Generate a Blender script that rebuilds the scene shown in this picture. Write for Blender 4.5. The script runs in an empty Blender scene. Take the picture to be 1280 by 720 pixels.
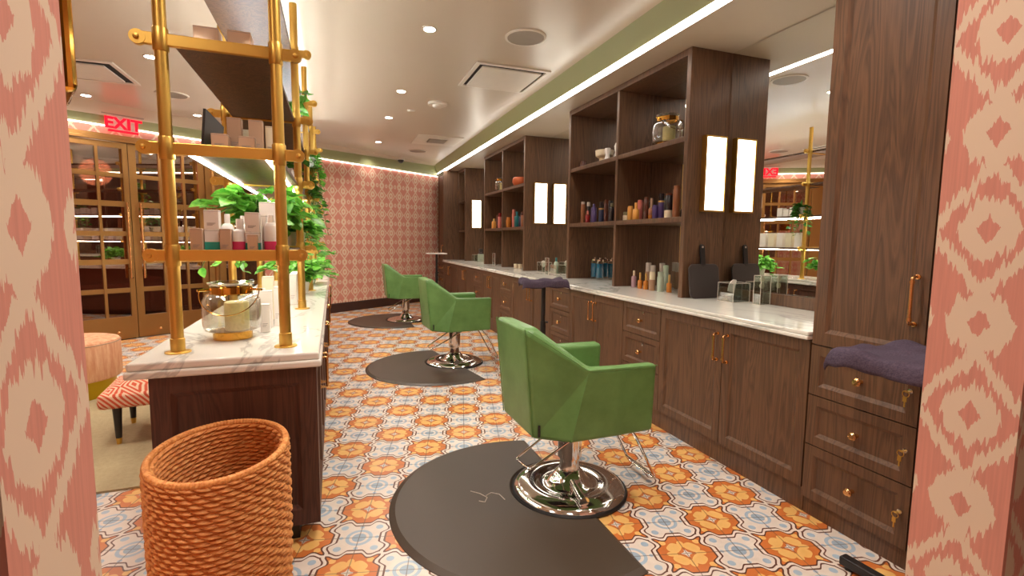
import bpy, bmesh, math, random, ast
from mathutils import Vector, Matrix
random.seed(7)
C = bpy.context.scene.collection
S = bpy.context.scene
PI = math.pi

# ------------------------------------------------------------------ materials
def lin(c):
    return tuple(((v/255)/12.92 if v/255 <= .04045 else ((v/255+.055)/1.055)**2.4) for v in c) + (1,)

class Mat:
    def __init__(s, name):
        s.m = bpy.data.materials.new(name); s.m.use_nodes = True
        s.t = s.m.node_tree; s.n = s.t.nodes; s.l = s.t.links
        s.b = s.n['Principled BSDF']; s.out = s.n['Material Output']
    def node(s, ty, **k):
        n = s.n.new(ty)
        for a, v in k.items(): setattr(n, a, v)
        return n
    def coord(s, kind='Object', scale=(1, 1, 1), rot=(0, 0, 0)):
        t = s.node('ShaderNodeTexCoord'); m = s.node('ShaderNodeMapping')
        m.inputs['Scale'].default_value = scale; m.inputs['Rotation'].default_value = rot
        s.l.new(t.outputs[kind], m.inputs[0]); return m.outputs[0]
    def noise(s, vec, scale=5, detail=3, rough=.5, dist=0):
        n = s.node('ShaderNodeTexNoise'); s.l.new(vec, n.inputs['Vector'])
        n.inputs['Scale'].default_value = scale; n.inputs['Detail'].default_value = detail
        n.inputs['Roughness'].default_value = rough; n.inputs['Distortion'].default_value = dist
        return n.outputs[0]
    def setin(s, inp, v):
        if isinstance(v, (int, float)): inp.default_value = v
        elif isinstance(v, tuple): inp.default_value = v
        else: s.l.new(v, inp)
    def math(s, op, a, b=None, c=None):
        n = s.node('ShaderNodeMath', operation=op)
        s.setin(n.inputs[0], a)
        if b is not None: s.setin(n.inputs[1], b)
        if c is not None: s.setin(n.inputs[2], c)
        return n.outputs[0]
    def mix(s, f, a, b):
        n = s.node('ShaderNodeMix', data_type='RGBA')
        s.setin(n.inputs[0], f); s.setin(n.inputs[6], a); s.setin(n.inputs[7], b)
        return n.outputs[2]
    def ramp(s, f, stops):
        n = s.node('ShaderNodeValToRGB'); s.l.new(f, n.inputs[0]); e = n.color_ramp.elements
        while len(e) > 1: e.remove(e[-1])
        e[0].position = stops[0][0]; e[0].color = stops[0][1]
        for p, c in stops[1:]:
            k = e.new(p); k.color = c
        return n.outputs[0]
    def expr(s, text, **env):
        ops = {ast.Add: 'ADD', ast.Sub: 'SUBTRACT', ast.Mult: 'MULTIPLY', ast.Div: 'DIVIDE', ast.Mod: 'FLOORED_MODULO'}
        def ev(n):
            if isinstance(n, ast.Constant): return float(n.value)
            if isinstance(n, ast.Name): return env[n.id]
            if isinstance(n, ast.UnaryOp):
                v = ev(n.operand)
                return -v if isinstance(v, float) else s.math('MULTIPLY', v, -1.0)
            if isinstance(n, ast.BinOp): return s.math(ops[type(n.op)], ev(n.left), ev(n.right))
            if isinstance(n, ast.Compare):
                return s.math('LESS_THAN' if isinstance(n.ops[0], ast.Lt) else 'GREATER_THAN', ev(n.left), ev(n.comparators[0]))
            if isinstance(n, ast.Call):
                f = n.func.id; a = [ev(x) for x in n.args]
                if f == 'sstep':
                    m = s.node('ShaderNodeMapRange', interpolation_type='SMOOTHSTEP')
                    s.setin(m.inputs[0], a[2]); s.setin(m.inputs[1], a[0]); s.setin(m.inputs[2], a[1])
                    return m.outputs[0]
                op = dict(abs='ABSOLUTE', min='MINIMUM', max='MAXIMUM', sin='SINE', cos='COSINE', floor='FLOOR',
                          round='ROUND', sqrt='SQRT', frac='FRACT', power='POWER')[f]
                return s.math(op, *a)
        for line in text.strip().splitlines():
            if '=' not in line: continue
            k, v = line.split('=', 1)
            env[k.strip()] = ev(ast.parse(v.strip(), mode='eval').body)
        return env
    def sep(s, vec):
        n = s.node('ShaderNodeSeparateXYZ'); s.l.new(vec, n.inputs[0]); return n.outputs
    def bump(s, h, strength=.3, dist=.01):
        n = s.node('ShaderNodeBump'); n.inputs['Strength'].default_value = strength
        n.inputs['Distance'].default_value = dist
        s.l.new(h, n.inputs['Height']); s.l.new(n.outputs[0], s.b.inputs['Normal'])
    def set(s, col=None, rough=None, metal=None, spec=None, coat=None):
        if col is not None: s.setin(s.b.inputs['Base Color'], col)
        if rough is not None: s.setin(s.b.inputs['Roughness'], rough)
        if metal is not None: s.b.inputs['Metallic'].default_value = metal
        if spec is not None: s.b.inputs['Specular IOR Level'].default_value = spec
        if coat is not None: s.b.inputs['Coat Weight'].default_value = coat
        return s

def plain(name, rgb, rough=.5, metal=0, var=.06, scale=8, spec=.5):
    m = Mat(name); c = lin(rgb)
    n = m.noise(m.coord(), scale, 2)
    d = tuple(min(1, v*(1-var)) for v in c[:3]) + (1,); e = tuple(min(1, v*(1+var)) for v in c[:3]) + (1,)
    m.set(m.mix(n, d, e), rough, metal, spec); return m.m

def emit(name, rgb, strength):
    m = Mat(name); e = m.node('ShaderNodeEmission')
    e.inputs[0].default_value = lin(rgb); e.inputs[1].default_value = strength
    m.l.new(e.outputs[0], m.out.inputs[0]); return m.m

def thin_glass(name, rgb, lo=.06, hi=.6, rough=.02, glossrgb=(255, 255, 255)):
    m = Mat(name); t = m.node('ShaderNodeBsdfTransparent'); t.inputs[0].default_value = lin(rgb)
    g = m.node('ShaderNodeBsdfGlossy'); g.inputs['Roughness'].default_value = rough
    g.inputs['Color'].default_value = lin(glossrgb)
    f = m.node('ShaderNodeLayerWeight'); f.inputs[0].default_value = .35
    r = m.node('ShaderNodeMapRange'); m.l.new(f.outputs['Facing'], r.inputs[0])
    r.inputs[3].default_value = lo; r.inputs[4].default_value = hi
    x = m.node('ShaderNodeMixShader'); m.l.new(r.outputs[0], x.inputs[0])
    m.l.new(t.outputs[0], x.inputs[1]); m.l.new(g.outputs[0], x.inputs[2]); m.l.new(x.outputs[0], m.out.inputs[0])
    return m.m

def oak(name, base, dark, rough=.42):
    m = Mat(name)
    v = m.coord('Object', (1, 1, .07))
    big = m.noise(v, 9, 3, .55, 1.2)
    rings = m.math('FRACT', m.math('MULTIPLY', big, 9.0))
    rings = m.math('ABSOLUTE', m.math('SUBTRACT', m.math('MULTIPLY', rings, 2.0), 1.0))
    fine = m.noise(m.coord('Object', (1, 1, .03)), 160, 2, .6)
    f = m.math('ADD', m.math('MULTIPLY', rings, .55), m.math('MULTIPLY', fine, .6))
    col = m.ramp(f, [(.15, lin(dark)), (.55, lin(base)), (.95, lin(tuple(min(255, c*1.16) for c in base)))])
    m.set(col, rough, 0, .45); m.bump(fine, .12, .002); return m.m

def marble(name):
    m = Mat(name); v = m.coord('Object', (1, .55, 1), (0, 0, .5))
    n = m.noise(v, 1.5, 5, .55, 1.6)
    vein = m.math('ABSOLUTE', m.math('SUBTRACT', n, .5))
    cloud = m.noise(v, 2.2, 3, .5)
    base = m.mix(cloud, lin((238, 236, 228)), lin((228, 224, 214)))
    patch = m.math('MULTIPLY', m.expr('f=sstep(0.40,0.52,c)', c=m.noise(v, 1.1, 2, .5))['f'], .75)
    vf = m.math('MULTIPLY', m.math('SUBTRACT', 1.0, m.expr('f=sstep(0.0,0.03,c)', c=vein)['f']), patch)
    col = m.mix(vf, base, lin((180, 179, 173)))
    m.set(col, .12, 0, .5); return m.m

def metal(name, rgb, rough=.25, streak=.0):
    m = Mat(name); n = m.noise(m.coord(), 6, 2)
    c = lin(rgb)
    m.set(m.mix(n, tuple(v*.92 for v in c[:3])+(1,), c), m.math('ADD', rough, m.math('MULTIPLY', n, .08)), 1); return m.m

def floor_tile():
    m = Mat('encaustic_tile'); x, y, z = m.sep(m.coord())
    a = math.radians(-14); T = .2395
    e = m.expr('''
u=(x*ca+y*sa)*iT-0.08
v=(y*ca-x*sa)*iT-0.043
ku=round(u)
kv=round(v)
qx=u-ku
qy=v-kv
ax=abs(qx)
ay=abs(qy)
par=(ku+kv)%2
sg=1-2*par
mx=max(ax,ay)
mn=min(ax,ay)
b=0.065-0.125*sstep(0.12,0.26,mn)+0.075*sstep(0.29,0.45,mn)
d=sg*(mx-0.5)-b
band=abs(d)
line=(band>0.030)*(band<0.066)
inor=(d<-0.045)
r=sqrt(qx*qx+qy*qy)
e1=sqrt((ax-0.17)*(ax-0.17)+(ay-0.17)*(ay-0.17))-0.03*sstep(0,0.2,abs(ax-ay))
e2=sqrt((mx-0.27)*(mx-0.27)+mn*mn*2.2)
e3=sqrt((ax-0.33)*(ax-0.33)+(ay-0.33)*(ay-0.33))
pet=(e1<0.118)
pet2=(e2<0.1)
ptl=max(pet,pet2)
corn=(e3<0.065)
yel=max(ptl,corn)
star=(ax*ay<0.0016)*(r<0.1)
ring=(abs(r-0.215)<0.032)
disc=(r<0.13)
tuft=(e3<0.07)
side=(sqrt((mx-0.33)*(mx-0.33)+mn*mn)<0.04)
t1=max(ring,tuft)
blu=max(t1,side)
gr=(mn<0.010)
''', x=x, y=y, ca=math.cos(a), sa=math.sin(a), iT=1/T)
    wear = m.noise(m.coord(), 14, 4, .65)
    white = m.mix(wear, lin((214, 196, 182)), lin((238, 226, 214)))
    org = m.mix(wear, lin((200, 104, 44)), lin((214, 128, 68)))
    yel = m.mix(wear, lin((228, 170, 90)), lin((240, 194, 122)))
    orange = m.mix(e['star'], m.mix(e['yel'], org, yel), lin((214, 205, 196)))
    blue = m.mix(e['disc'], m.mix(e['blu'], white, lin((168, 187, 203))), lin((158, 176, 192)))
    c = m.mix(e['inor'], blue, orange)
    c = m.mix(m.math('LESS_THAN', e['band'], .045), c, white)
    c = m.mix(e['line'], c, lin((104, 62, 46)))
    c = m.mix(m.math('MULTIPLY', e['gr'], .65), c, lin((110, 86, 66)))
    m.set(c, .28, 0, .5); return m.m

def ikat(name, pink, cream, feather=.018):
    m = Mat(name); x, y, z = m.sep(m.coord())
    st = m.noise(m.coord('Object', (1, 1, .045)), 170, 2, .7)
    st2 = m.noise(m.coord('Object', (1, 1, .12)), 60, 2, .6)
    e = m.expr('''
jz=z+(st-0.5)*0.075+(st2-0.5)*0.012
u=x/0.22
v=jz/0.366
ax=abs(u-round(u))
ay=abs(v-round(v))
bx=0.5-ax
by=0.5-ay
ra=ax*2.1+ay*2.75
na=max(ax*4.6,ay*6.4)*0.55+(ax*4.6+ay*6.4)*0.45
kz=abs((z+(st-0.5)*0.03)/0.366-round((z+(st-0.5)*0.03)/0.366))
ka=ax*11.5+kz*13.5
nb=max(ax*4.1,by*6.1)*0.55+(ax*4.1+by*6.1)*0.45
kb=ax*11.5+(0.5-kz)*13.5
ne=max(bx*6.4,by*8.5)*0.5+(bx*6.4+by*8.5)*0.5
ke=bx*14+by*17.0
a1=(na<1.08)*(ka>1.0)
a2=(ra>0.80)*(ra<1.05)
b1=(nb<1.08)*(kb>1.0)
e1=(ne<1.0)*(ke>1.0)
c1=max(a1,a2)
c2=max(b1,e1)
f=max(c1,c2)
''', x=x, z=z, st=st, st2=st2)
    tone = m.noise(m.coord('Object', (1, 1, .03)), 220, 1)
    p = m.mix(tone, lin(tuple(c*.93 for c in pink)), lin(tuple(min(255, c*1.05) for c in pink)))
    m.set(m.mix(e['f'], p, lin(cream)), .7, 0, .2); return m.m

def meander():
    m = Mat('red_maze_fabric'); x, y, z = m.sep(m.coord())
    e = m.expr('''
s=(x+z*0.9)/0.16
t=y/0.2
ax=abs(s-round(s))
ay=abs(t-round(t))
w=(ax+ay)*5.0
f=(frac(w)<0.52)
''', x=x, y=y, z=z)
    m.set(m.mix(e['f'], lin((226, 190, 160)), lin((206, 82, 50))), .8); return m.m

def checker():
    m = Mat('black_white_tile'); n = m.node('ShaderNodeTexChecker'); m.l.new(m.coord(), n.inputs[0])
    n.inputs[1].default_value = lin((190, 180, 165)); n.inputs[2].default_value = lin((25, 20, 18)); n.inputs[3].default_value = 2.6
    m.set(n.outputs[0], .3); return m.m

def leafmat(name, c1, c2):
    m = Mat(name); n = m.noise(m.coord(), 26, 2)
    col = m.ramp(n, [(.3, lin(c1)), (.7, lin(c2))]); m.set(col, .38, 0, .4)
    tr = m.node('ShaderNodeBsdfTranslucent'); m.l.new(col, tr.inputs[0])
    x = m.node('ShaderNodeMixShader'); x.inputs[0].default_value = .3
    m.l.new(m.b.outputs[0], x.inputs[1]); m.l.new(tr.outputs[0], x.inputs[2]); m.l.new(x.outputs[0], m.out.inputs[0])
    return m.m

def leather():
    m = Mat('green_leather'); n = m.noise(m.coord(), 5, 4, .6); f = m.noise(m.coord(), 260, 2)
    m.set(m.ramp(n, [(.3, lin((92, 132, 70))), (.7, lin((116, 158, 92)))]), .36, 0, .5); m.bump(f, .08, .002); return m.m

def fabric(name, c1, c2, scale=300, rough=.95):
    m = Mat(name); f = m.noise(m.coord(), scale, 2, .7)
    m.set(m.mix(f, lin(c1), lin(c2)), rough, 0, .1); m.bump(f, .5, .004); return m.m

def streaks(name, c1, c2):
    m = Mat(name); f = m.noise(m.coord('Object', (1, 1, .15)), 26, 4, .7)
    m.set(m.ramp(f, [(.3, lin(c1)), (.68, lin(c2))]), .8, 0, .2); return m.m

M = {}
M['tile'] = floor_tile()
M['ikat'] = ikat('pink_ikat_wallpaper', (220, 148, 130), (232, 204, 178))
M['ikat_far'] = M['ikat']
M['ceil'] = plain('ceiling_paint', (194, 174, 150), .3, 0, .01)
M['green_paint'] = plain('sage_paint', (158, 160, 112), .5, 0, .02)
M['soffit'] = plain('soffit_paint', (198, 182, 160), .45, 0, .01)
M['wallpaint'] = plain('pale_pink_paint', (206, 168, 150), .6, 0, .02)
M['oak'] = oak('dark_stained_oak', (100, 71, 50), (76, 53, 38))
M['oak_shelf'] = oak('dark_shelf_oak', (94, 64, 44), (58, 39, 28))
M['oak_island'] = oak('dark_island_oak', (82, 50, 38), (62, 37, 29))
M['base'] = plain('dark_baseboard', (66, 40, 32), .4)
M['marble'] = marble('white_marble')
M['brass'] = metal('satin_brass', (222, 180, 92), .34)
M['rosebrass'] = metal('polished_copper_brass', (240, 188, 128), .2)
M['pbrass'] = metal('polished_brass', (214, 160, 70), .06)
M['bronze'] = metal('bronze_paint', (168, 124, 74), .42)
M['chrome'] = metal('chrome', (235, 232, 228), .05)
M['leather'] = leather()
M['mat'] = plain('brown_rubber', (72, 58, 47), .42, 0, .08, 3)
M['rubber'] = plain('black_rubber', (30, 27, 26), .5)
M['black'] = plain('black_plastic', (34, 30, 30), .4)
M['darkgrey'] = plain('charcoal_plastic', (62, 52, 50), .5)
m = Mat('mirror_silver'); n = m.noise(m.coord(), 2, 1); m.set(m.mix(n, (.86, .87, .83, 1), (.88, .89, .85, 1)), .005, 1); M['mirror'] = m.m
M['glass'] = thin_glass('clear_glass', (246, 250, 246), .05, .55)
M['jarglass'] = thin_glass('seeded_glass', (226, 225, 216), .09, .75, .14)
M['pane'] = thin_glass('door_glass', (205, 170, 160), .30, .75, .01, (255, 240, 225))
M['acrylic'] = thin_glass('clear_acrylic', (240, 246, 242), .08, .6)
M['acryl_edge'] = plain('acrylic_edge', (226, 214, 200), .15)
M['blueliq'] = plain('blue_liquid', (28, 104, 142), .12)
M['white'] = plain('white_carton', (232, 224, 216), .45, 0, .02)
M['cream'] = plain('cream_carton', (226, 214, 186), .5, 0, .02)
M['tan'] = plain('kraft_carton', (196, 162, 134), .6, 0, .03)
M['print'] = plain('grey_print', (150, 138, 132), .6)
M['teal'] = plain('teal_print', (30, 168, 152), .4)
M['pink'] = plain('magenta_print', (226, 60, 112), .4)
M['frost'] = plain('frosted_bottle', (232, 230, 228), .3)
M['candle'] = plain('speckled_wax', (234, 224, 164), .5, 0, .16, 90)
M['led'] = emit('led_strip', (255, 250, 240), 14)
M['led_shelf'] = emit('led_shelf_strip', (255, 250, 236), 32)
M['led_cove'] = emit('led_cove_strip', (255, 236, 226), 3.5)
M['led_up'] = emit('led_uplight', (240, 250, 255), 62)
M['lamp'] = emit('downlight_lens', (255, 246, 230), 20)
M['sconce'] = emit('sconce_diffuser', (255, 248, 232), 7)
M['exit'] = emit('exit_red', (255, 24, 40), 1.6)
M['exit_plate'] = plain('exit_plate', (226, 208, 196), .2)
M['grille'] = plain('grille_grey', (150, 136, 120), .6)
M['plasticw'] = plain('offwhite_plastic', (216, 202, 184), .4)
M['slotdark'] = plain('slot_dark', (38, 30, 26), .8)
M['leaf'] = leafmat('pothos_leaf', (66, 146, 44), (140, 204, 84))
M['leafdark'] = leafmat('vine_leaf', (38, 92, 30), (88, 150, 56))
M['stem'] = plain('plant_stem', (96, 112, 52), .6)
M['pot'] = plain('white_pot', (220, 214, 204), .4)
M['towel'] = fabric('plum_terry', (48, 40, 56), (104, 90, 104), 150)
M['rug'] = fabric('sand_rug', (160, 142, 108), (188, 170, 136), 40)
M['ottoman'] = streaks('blush_brocade', (206, 132, 96), (232, 184, 146))
M['maze'] = meander()
M['gold'] = metal('yellow_gold', (206, 176, 50), .3)
M['burg'] = plain('burgundy_paint', (108, 34, 26), .6)
M['sofa'] = fabric('rose_velvet', (150, 72, 56), (170, 88, 68), 60)
M['checker'] = checker()
m = Mat('woven_rattan'); n = m.noise(m.coord('Object', (1, 1, 2.2)), 42, 3, .6)
m.set(m.ramp(n, [(.25, lin((184, 106, 50))), (.5, lin((212, 138, 74))), (.8, lin((234, 174, 108)))]), .55, 0, .3); M['rattan'] = m.m
for k, rgb, r in [('amber', (196, 120, 46), .25), ('copper', (150, 92, 58), .3), ('brown', (88, 44, 30), .25), ('purple', (74, 52, 104), .3),
               ('darkbottle', (40, 32, 34), .25), ('yellow', (226, 160, 72), .35), ('red', (140, 30, 30), .25), ('rose', (214, 122, 110), .35),
               ('tealb', (30, 110, 112), .3), ('ivory', (224, 206, 176), .4), ('greyc', (190, 176, 164), .4), ('sage', (178, 190, 168), .4),
               ('taupe', (166, 128, 100), .4), ('terra', (206, 96, 44), .5), ('goldcap', (196, 150, 80), .3), ('lilac', (176, 140, 150), .35), ('olive', (120, 110, 76), .4),
               ('navy', (40, 46, 78), .3)]:
    M[k] = plain(k + '_finish', rgb, r)

# ------------------------------------------------------------------ mesh helpers
class MB:
    def __init__(s): s.v = []; s.f = []; s.sm = []
    def add(s, vs, fs, smooth=False):
        o = len(s.v); s.v += [tuple(p) for p in vs]
        for f in fs: s.f.append(tuple(i+o for i in f)); s.sm.append(smooth)
        return s
    def box(s, x0, x1, y0, y1, z0, z1):
        v = [(x, y, z) for x in (x0, x1) for y in (y0, y1) for z in (z0, z1)]
        return s.add(v, [(0, 1, 3, 2), (4, 6, 7, 5), (0, 4, 5, 1), (2, 3, 7, 6), (0, 2, 6, 4), (1, 5, 7, 3)])
    def prism(s, poly, z0, z1):
        n = len(poly)
        a = sum(poly[i][0]*poly[(i+1) % n][1]-poly[(i+1) % n][0]*poly[i][1] for i in range(n))
        if a < 0: poly = poly[::-1]
        v = [(p[0], p[1], z0) for p in poly] + [(p[0], p[1], z1) for p in poly]
        return s.add(v, [tuple(range(n-1, -1, -1)), tuple(range(n, 2*n))] + [(i, (i+1) % n, n+(i+1) % n, n+i) for i in range(n)])
    def lathe(s, prof, c=(0, 0, 0), seg=24, sx=1, sy=1, smooth=True, cap=True):
        vs = []; fs = []
        for r, z in prof:
            for k in range(seg):
                a = 2*PI*k/seg; vs.append((c[0]+r*sx*math.cos(a), c[1]+r*sy*math.sin(a), c[2]+z))
        n = len(prof)
        for i in range(n-1):
            for k in range(seg):
                k2 = (k+1) % seg; fs.append((i*seg+k, i*seg+k2, (i+1)*seg+k2, (i+1)*seg+k))
        if cap and prof[0][0] > 1e-6: fs.append(tuple(range(seg-1, -1, -1)))
        if cap and prof[-1][0] > 1e-6: fs.append(tuple((n-1)*seg+k for k in range(seg)))
        return s.add(vs, fs, smooth)
    def cyl(s, c, r, z0, z1, seg=20): return s.lathe([(r, z0), (r, z1)], c, seg)
    def tube(s, pts, r, seg=10, closed=False):
        pts = [Vector(p) for p in pts]; n = len(pts); vs = []; fs = []; prev = None
        for i, p in enumerate(pts):
            if closed: d = (pts[(i+1) % n]-pts[i-1])
            else: d = (pts[min(i+1, n-1)]-pts[max(i-1, 0)])
            d.normalize()
            if prev is None:
                up = Vector((0, 0, 1)) if abs(d.z) < .9 else Vector((1, 0, 0)); a = d.cross(up).normalized()
            else: a = (prev-d*prev.dot(d)).normalized()
            prev = a; b = d.cross(a)
            rr = r[i] if isinstance(r, (list, tuple)) else r
            for k in range(seg):
                t = 2*PI*k/seg; vs.append(p+a*rr*math.cos(t)+b*rr*math.sin(t))
        m = n if closed else n-1
        for i in range(m):
            j = (i+1) % n
            for k in range(seg):
                k2 = (k+1) % seg; fs.append((i*seg+k, i*seg+k2, j*seg+k2, j*seg+k))
        if not closed: fs.append(tuple(range(seg-1, -1, -1))); fs.append(tuple((n-1)*seg+k for k in range(seg)))
        return s.add(vs, fs, True)
    def shift(s, o): s.v = [(p[0]+o[0], p[1]+o[1], p[2]+o[2]) for p in s.v]; return s
    def map(s, fn): s.v = [tuple(fn(p)) for p in s.v]; return s

def fillet(pts, r, n=5):
    """round the corners of a polyline"""
    out = [Vector(pts[0])]
    for i in range(1, len(pts)-1):
        p, a, b = Vector(pts[i]), Vector(pts[i-1]), Vector(pts[i+1])
        da, db = (a-p), (b-p); rr = min(r, da.length*.45, db.length*.45)
        s, e = p+da.normalized()*rr, p+db.normalized()*rr
        for k in range(n+1):
            t = k/n; out.append(s*(1-t)**2+p*2*t*(1-t)+e*t*t)
    out.append(Vector(pts[-1])); return out

def mesh_obj(name, mb, mat, bevel=0, seg=2, sub=0, solid=0):
    me = bpy.data.meshes.new(name); me.from_pydata([tuple(v) for v in mb.v], [], mb.f)
    me.polygons.foreach_set('use_smooth', mb.sm); me.materials.append(mat); me.update()
    bm = bmesh.new(); bm.from_mesh(me); bmesh.ops.recalc_face_normals(bm, faces=bm.faces)
    for e in bm.edges:
        if len(e.link_faces) == 2 and e.calc_face_angle(0) > .75: e.smooth = False
    bm.to_mesh(me); bm.free()
    o = bpy.data.objects.new(name, me); C.objects.link(o)
    if solid:
        q = o.modifiers.new('thickness', 'SOLIDIFY'); q.thickness = solid; q.offset = 0
    if bevel:
        q = o.modifiers.new('edge', 'BEVEL'); q.width = bevel; q.segments = seg; q.limit_method = 'ANGLE'; q.angle_limit = .5
    if sub:
        q = o.modifiers.new('smooth', 'SUBSURF'); q.levels = sub; q.render_levels = sub
    return o

def abspos(p):
    v = Vector((0, 0, 0))
    while p is not None: v += Vector(p.location); p = p.parent
    return v

def part(name, mb, mat, parent, world=True, label=None, **k):
    if world:
        q = abspos(parent); mb.shift((-q.x, -q.y, -q.z))
    o = mesh_obj(name, mb, mat, **k); o.parent = parent
    if label: o['label'] = label
    return o

def tag(o, label, cat, group=None):
    o['label'] = label; o['category'] = cat
    if group: o['group'] = group
    return o

def solo(name, mb, mat, label, cat, group=None, **k):
    xs = [v[0] for v in mb.v]; ys = [v[1] for v in mb.v]; zs = [v[2] for v in mb.v]
    c = ((min(xs)+max(xs))/2, (min(ys)+max(ys))/2, min(zs))
    mb.shift((-c[0], -c[1], -c[2])); o = mesh_obj(name, mb, mat, **k); o.location = c
    return tag(o, label, cat, group)

def struct(name, mb, mat, **k):
    o = mesh_obj(name, mb, mat, **k); o['kind'] = 'structure'; return o

def thing(name, label, cat, loc=(0, 0, 0), rotz=0, group=None):
    o = bpy.data.objects.new(name, None); C.objects.link(o); o.empty_display_size = .05
    o.location = loc; o.rotation_euler = (0, 0, rotz); return tag(o, label, cat, group)

def dup(o, loc, rotz, label):
    r = o.copy(); C.objects.link(r); r.location = loc; r.rotation_euler = (0, 0, rotz); r['label'] = label
    def rec(a, b):
        for ch in list(a.children):
            c = ch.copy(); C.objects.link(c); c.parent = b; rec(ch, c)
    rec(o, r); return r

def shaker(mb, y0, y1, z0, z1, fn, st=.055, ch=.016, dep=.012, th=.02):
    """framed panel front; fn(a,b,d) maps across, up, inward to world"""
    R = lambda i, d: [fn(y0+i, z0+i, d), fn(y1-i, z0+i, d), fn(y1-i, z1-i, d), fn(y0+i, z1-i, d)]
    v = R(0, th) + R(0, 0) + R(st, 0) + R(st+ch, dep)
    f = []
    for a in range(3):
        for i in range(4): f.append((a*4+i, a*4+(i+1) % 4, a*4+4+(i+1) % 4, a*4+4+i))
    f.append((12, 13, 14, 15)); f.append((3, 2, 1, 0)); return mb.add(v, f)

ORD = ['first', 'second', 'third', 'fourth', 'fifth', 'sixth', 'seventh', 'eighth', 'ninth', 'tenth', 'eleventh', 'twelfth', 'thirteenth', 'fourteenth']

# ------------------------------------------------------------------ camera (solved from the photograph's vanishing points)
def camera():
    yaw, pitch, roll = .348067, -.0975146, .0100661
    f = Vector((math.sin(yaw)*math.cos(pitch), math.cos(yaw)*math.cos(pitch), math.sin(pitch)))
    r = Vector((math.cos(yaw), -math.sin(yaw), 0)); u = r.cross(f)
    r2 = r*math.cos(roll)+u*math.sin(roll); u2 = -r*math.sin(roll)+u*math.cos(roll)
    cd = bpy.data.cameras.new('camera'); cd.sensor_width = 36; cd.lens = 36*614.3/1280; cd.clip_start = .05
    o = bpy.data.objects.new('camera', cd); C.objects.link(o)
    mm = Matrix((r2, u2, -f)).transposed().to_4x4(); mm.translation = (0, 0, 1.35); o.matrix_world = mm
    S.camera = o
camera()

# ------------------------------------------------------------------ room shell
ZC = 2.95
TH = .9760405
OW = Vector((math.sin(TH), math.cos(TH), 0)); ON = Vector((OW.y, -OW.x, 0))
CW = -7.8                       # the slanted end wall
def P(u, c=CW, z=0.): q = OW*u+ON*c; return (q.x, q.y, z)
def u_at_x(x, c=CW): return (x-ON.x*c)/OW.x
XL, XR, YB = -4.6, 2.9, -2.6
ul, ur = u_at_x(XL), u_at_x(XR)
pl, prr = P(ul), P(ur)
struct('floor', MB().prism([(XL, YB), (XR, YB), (XR, prr[1]), (XL, pl[1])], -.1, 0), M['tile'])
cl, cr = P(u_at_x(XL, -8.9), -8.9), P(u_at_x(XR, -8.9), -8.9)
struct('ceiling', MB().prism([(XL, YB), (XR, YB), (XR, cr[1]), (XL, cl[1])], ZC, ZC+.1), M['ceil'])
struct('wall_left', MB().box(XL-.1, XL, YB, pl[1]+.9, 0, ZC), M['wallpaint'])
struct('wall_right', MB().box(XR, XR+.1, YB, prr[1]+.9, 0, ZC), M['wallpaint'])
struct('wall_back', MB().box(XL, XR, YB-.1, YB, 0, ZC), M['wallpaint'])

def wallframe(o):          # place a mesh whose local x runs along the slanted wall and local y into the room
    o.location = P(0); o.rotation_euler = (0, 0, math.atan2(OW.y, OW.x)); return o
# local: x = u, y = -(distance behind wall) ; front face y=0, wall body at y>0 (behind)
D0, D1 = .55, 4.02
WT = 2.71
wb = MB()
wb.box(ul-.3, D0, 0, .12, 0, WT); wb.box(D1, ur+.1, 0, .12, 0, WT); wb.box(D0, D1, 0, .12, 2.62, WT)
wallframe(struct('wall_far', wb, M['ikat']))
bb = MB(); bb.box(D1, u_at_x(2.18), -.018, 0, 0, .155); bb.box(D1, u_at_x(2.18), -.012, 0, .155, .17)
wallframe(struct('baseboard_far', bb, M['base'], bevel=.004))
# green fascia above the end wall, lightly splayed to meet the ceiling
uA, uB = ul-.2, u_at_x(2.16)
zA, zB = 2.79, 2.935
fz = MB(); q = []
for c0, za, zb in ((CW+.01, WT, WT), (CW+.01, zA, zB), (CW-.6, zA, zB), (CW-.6, WT, WT)):
    q += [P(uA, c0, za), P(uB, c0, zb)]
fz.add(q, [(0, 1, 3, 2), (2, 3, 5, 4), (4, 5, 7, 6), (6, 7, 1, 0), (0, 2, 4, 6), (1, 7, 5, 3)])
struct('trim_1', fz, M['green_paint'])
cs = MB(); q = [P(uA, CW+.012, zA), P(uB, CW+.012, zB), P(uB, CW+.16, ZC), P(uA, CW+.26, ZC), P(uA, CW-.5, ZC), P(uB, CW-.5, ZC), P(uA, CW-.5, zA), P(uB, CW-.5, zB)]
cs.add(q, [(0, 1, 2, 3), (3, 2, 5, 4), (4, 5, 7, 6), (6, 7, 1, 0), (0, 3, 4, 6), (1, 7, 5, 2)])
struct('trim_7', cs, M['ceil'])
cv = MB().box(ul, uB, -.028, -.004, WT-.004, WT+.012)
o = mesh_obj('cove_light', cv, M['led_cove']); wallframe(o); tag(o, 'thin bright cove light line along the top of the patterned end wall', 'light')

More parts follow.
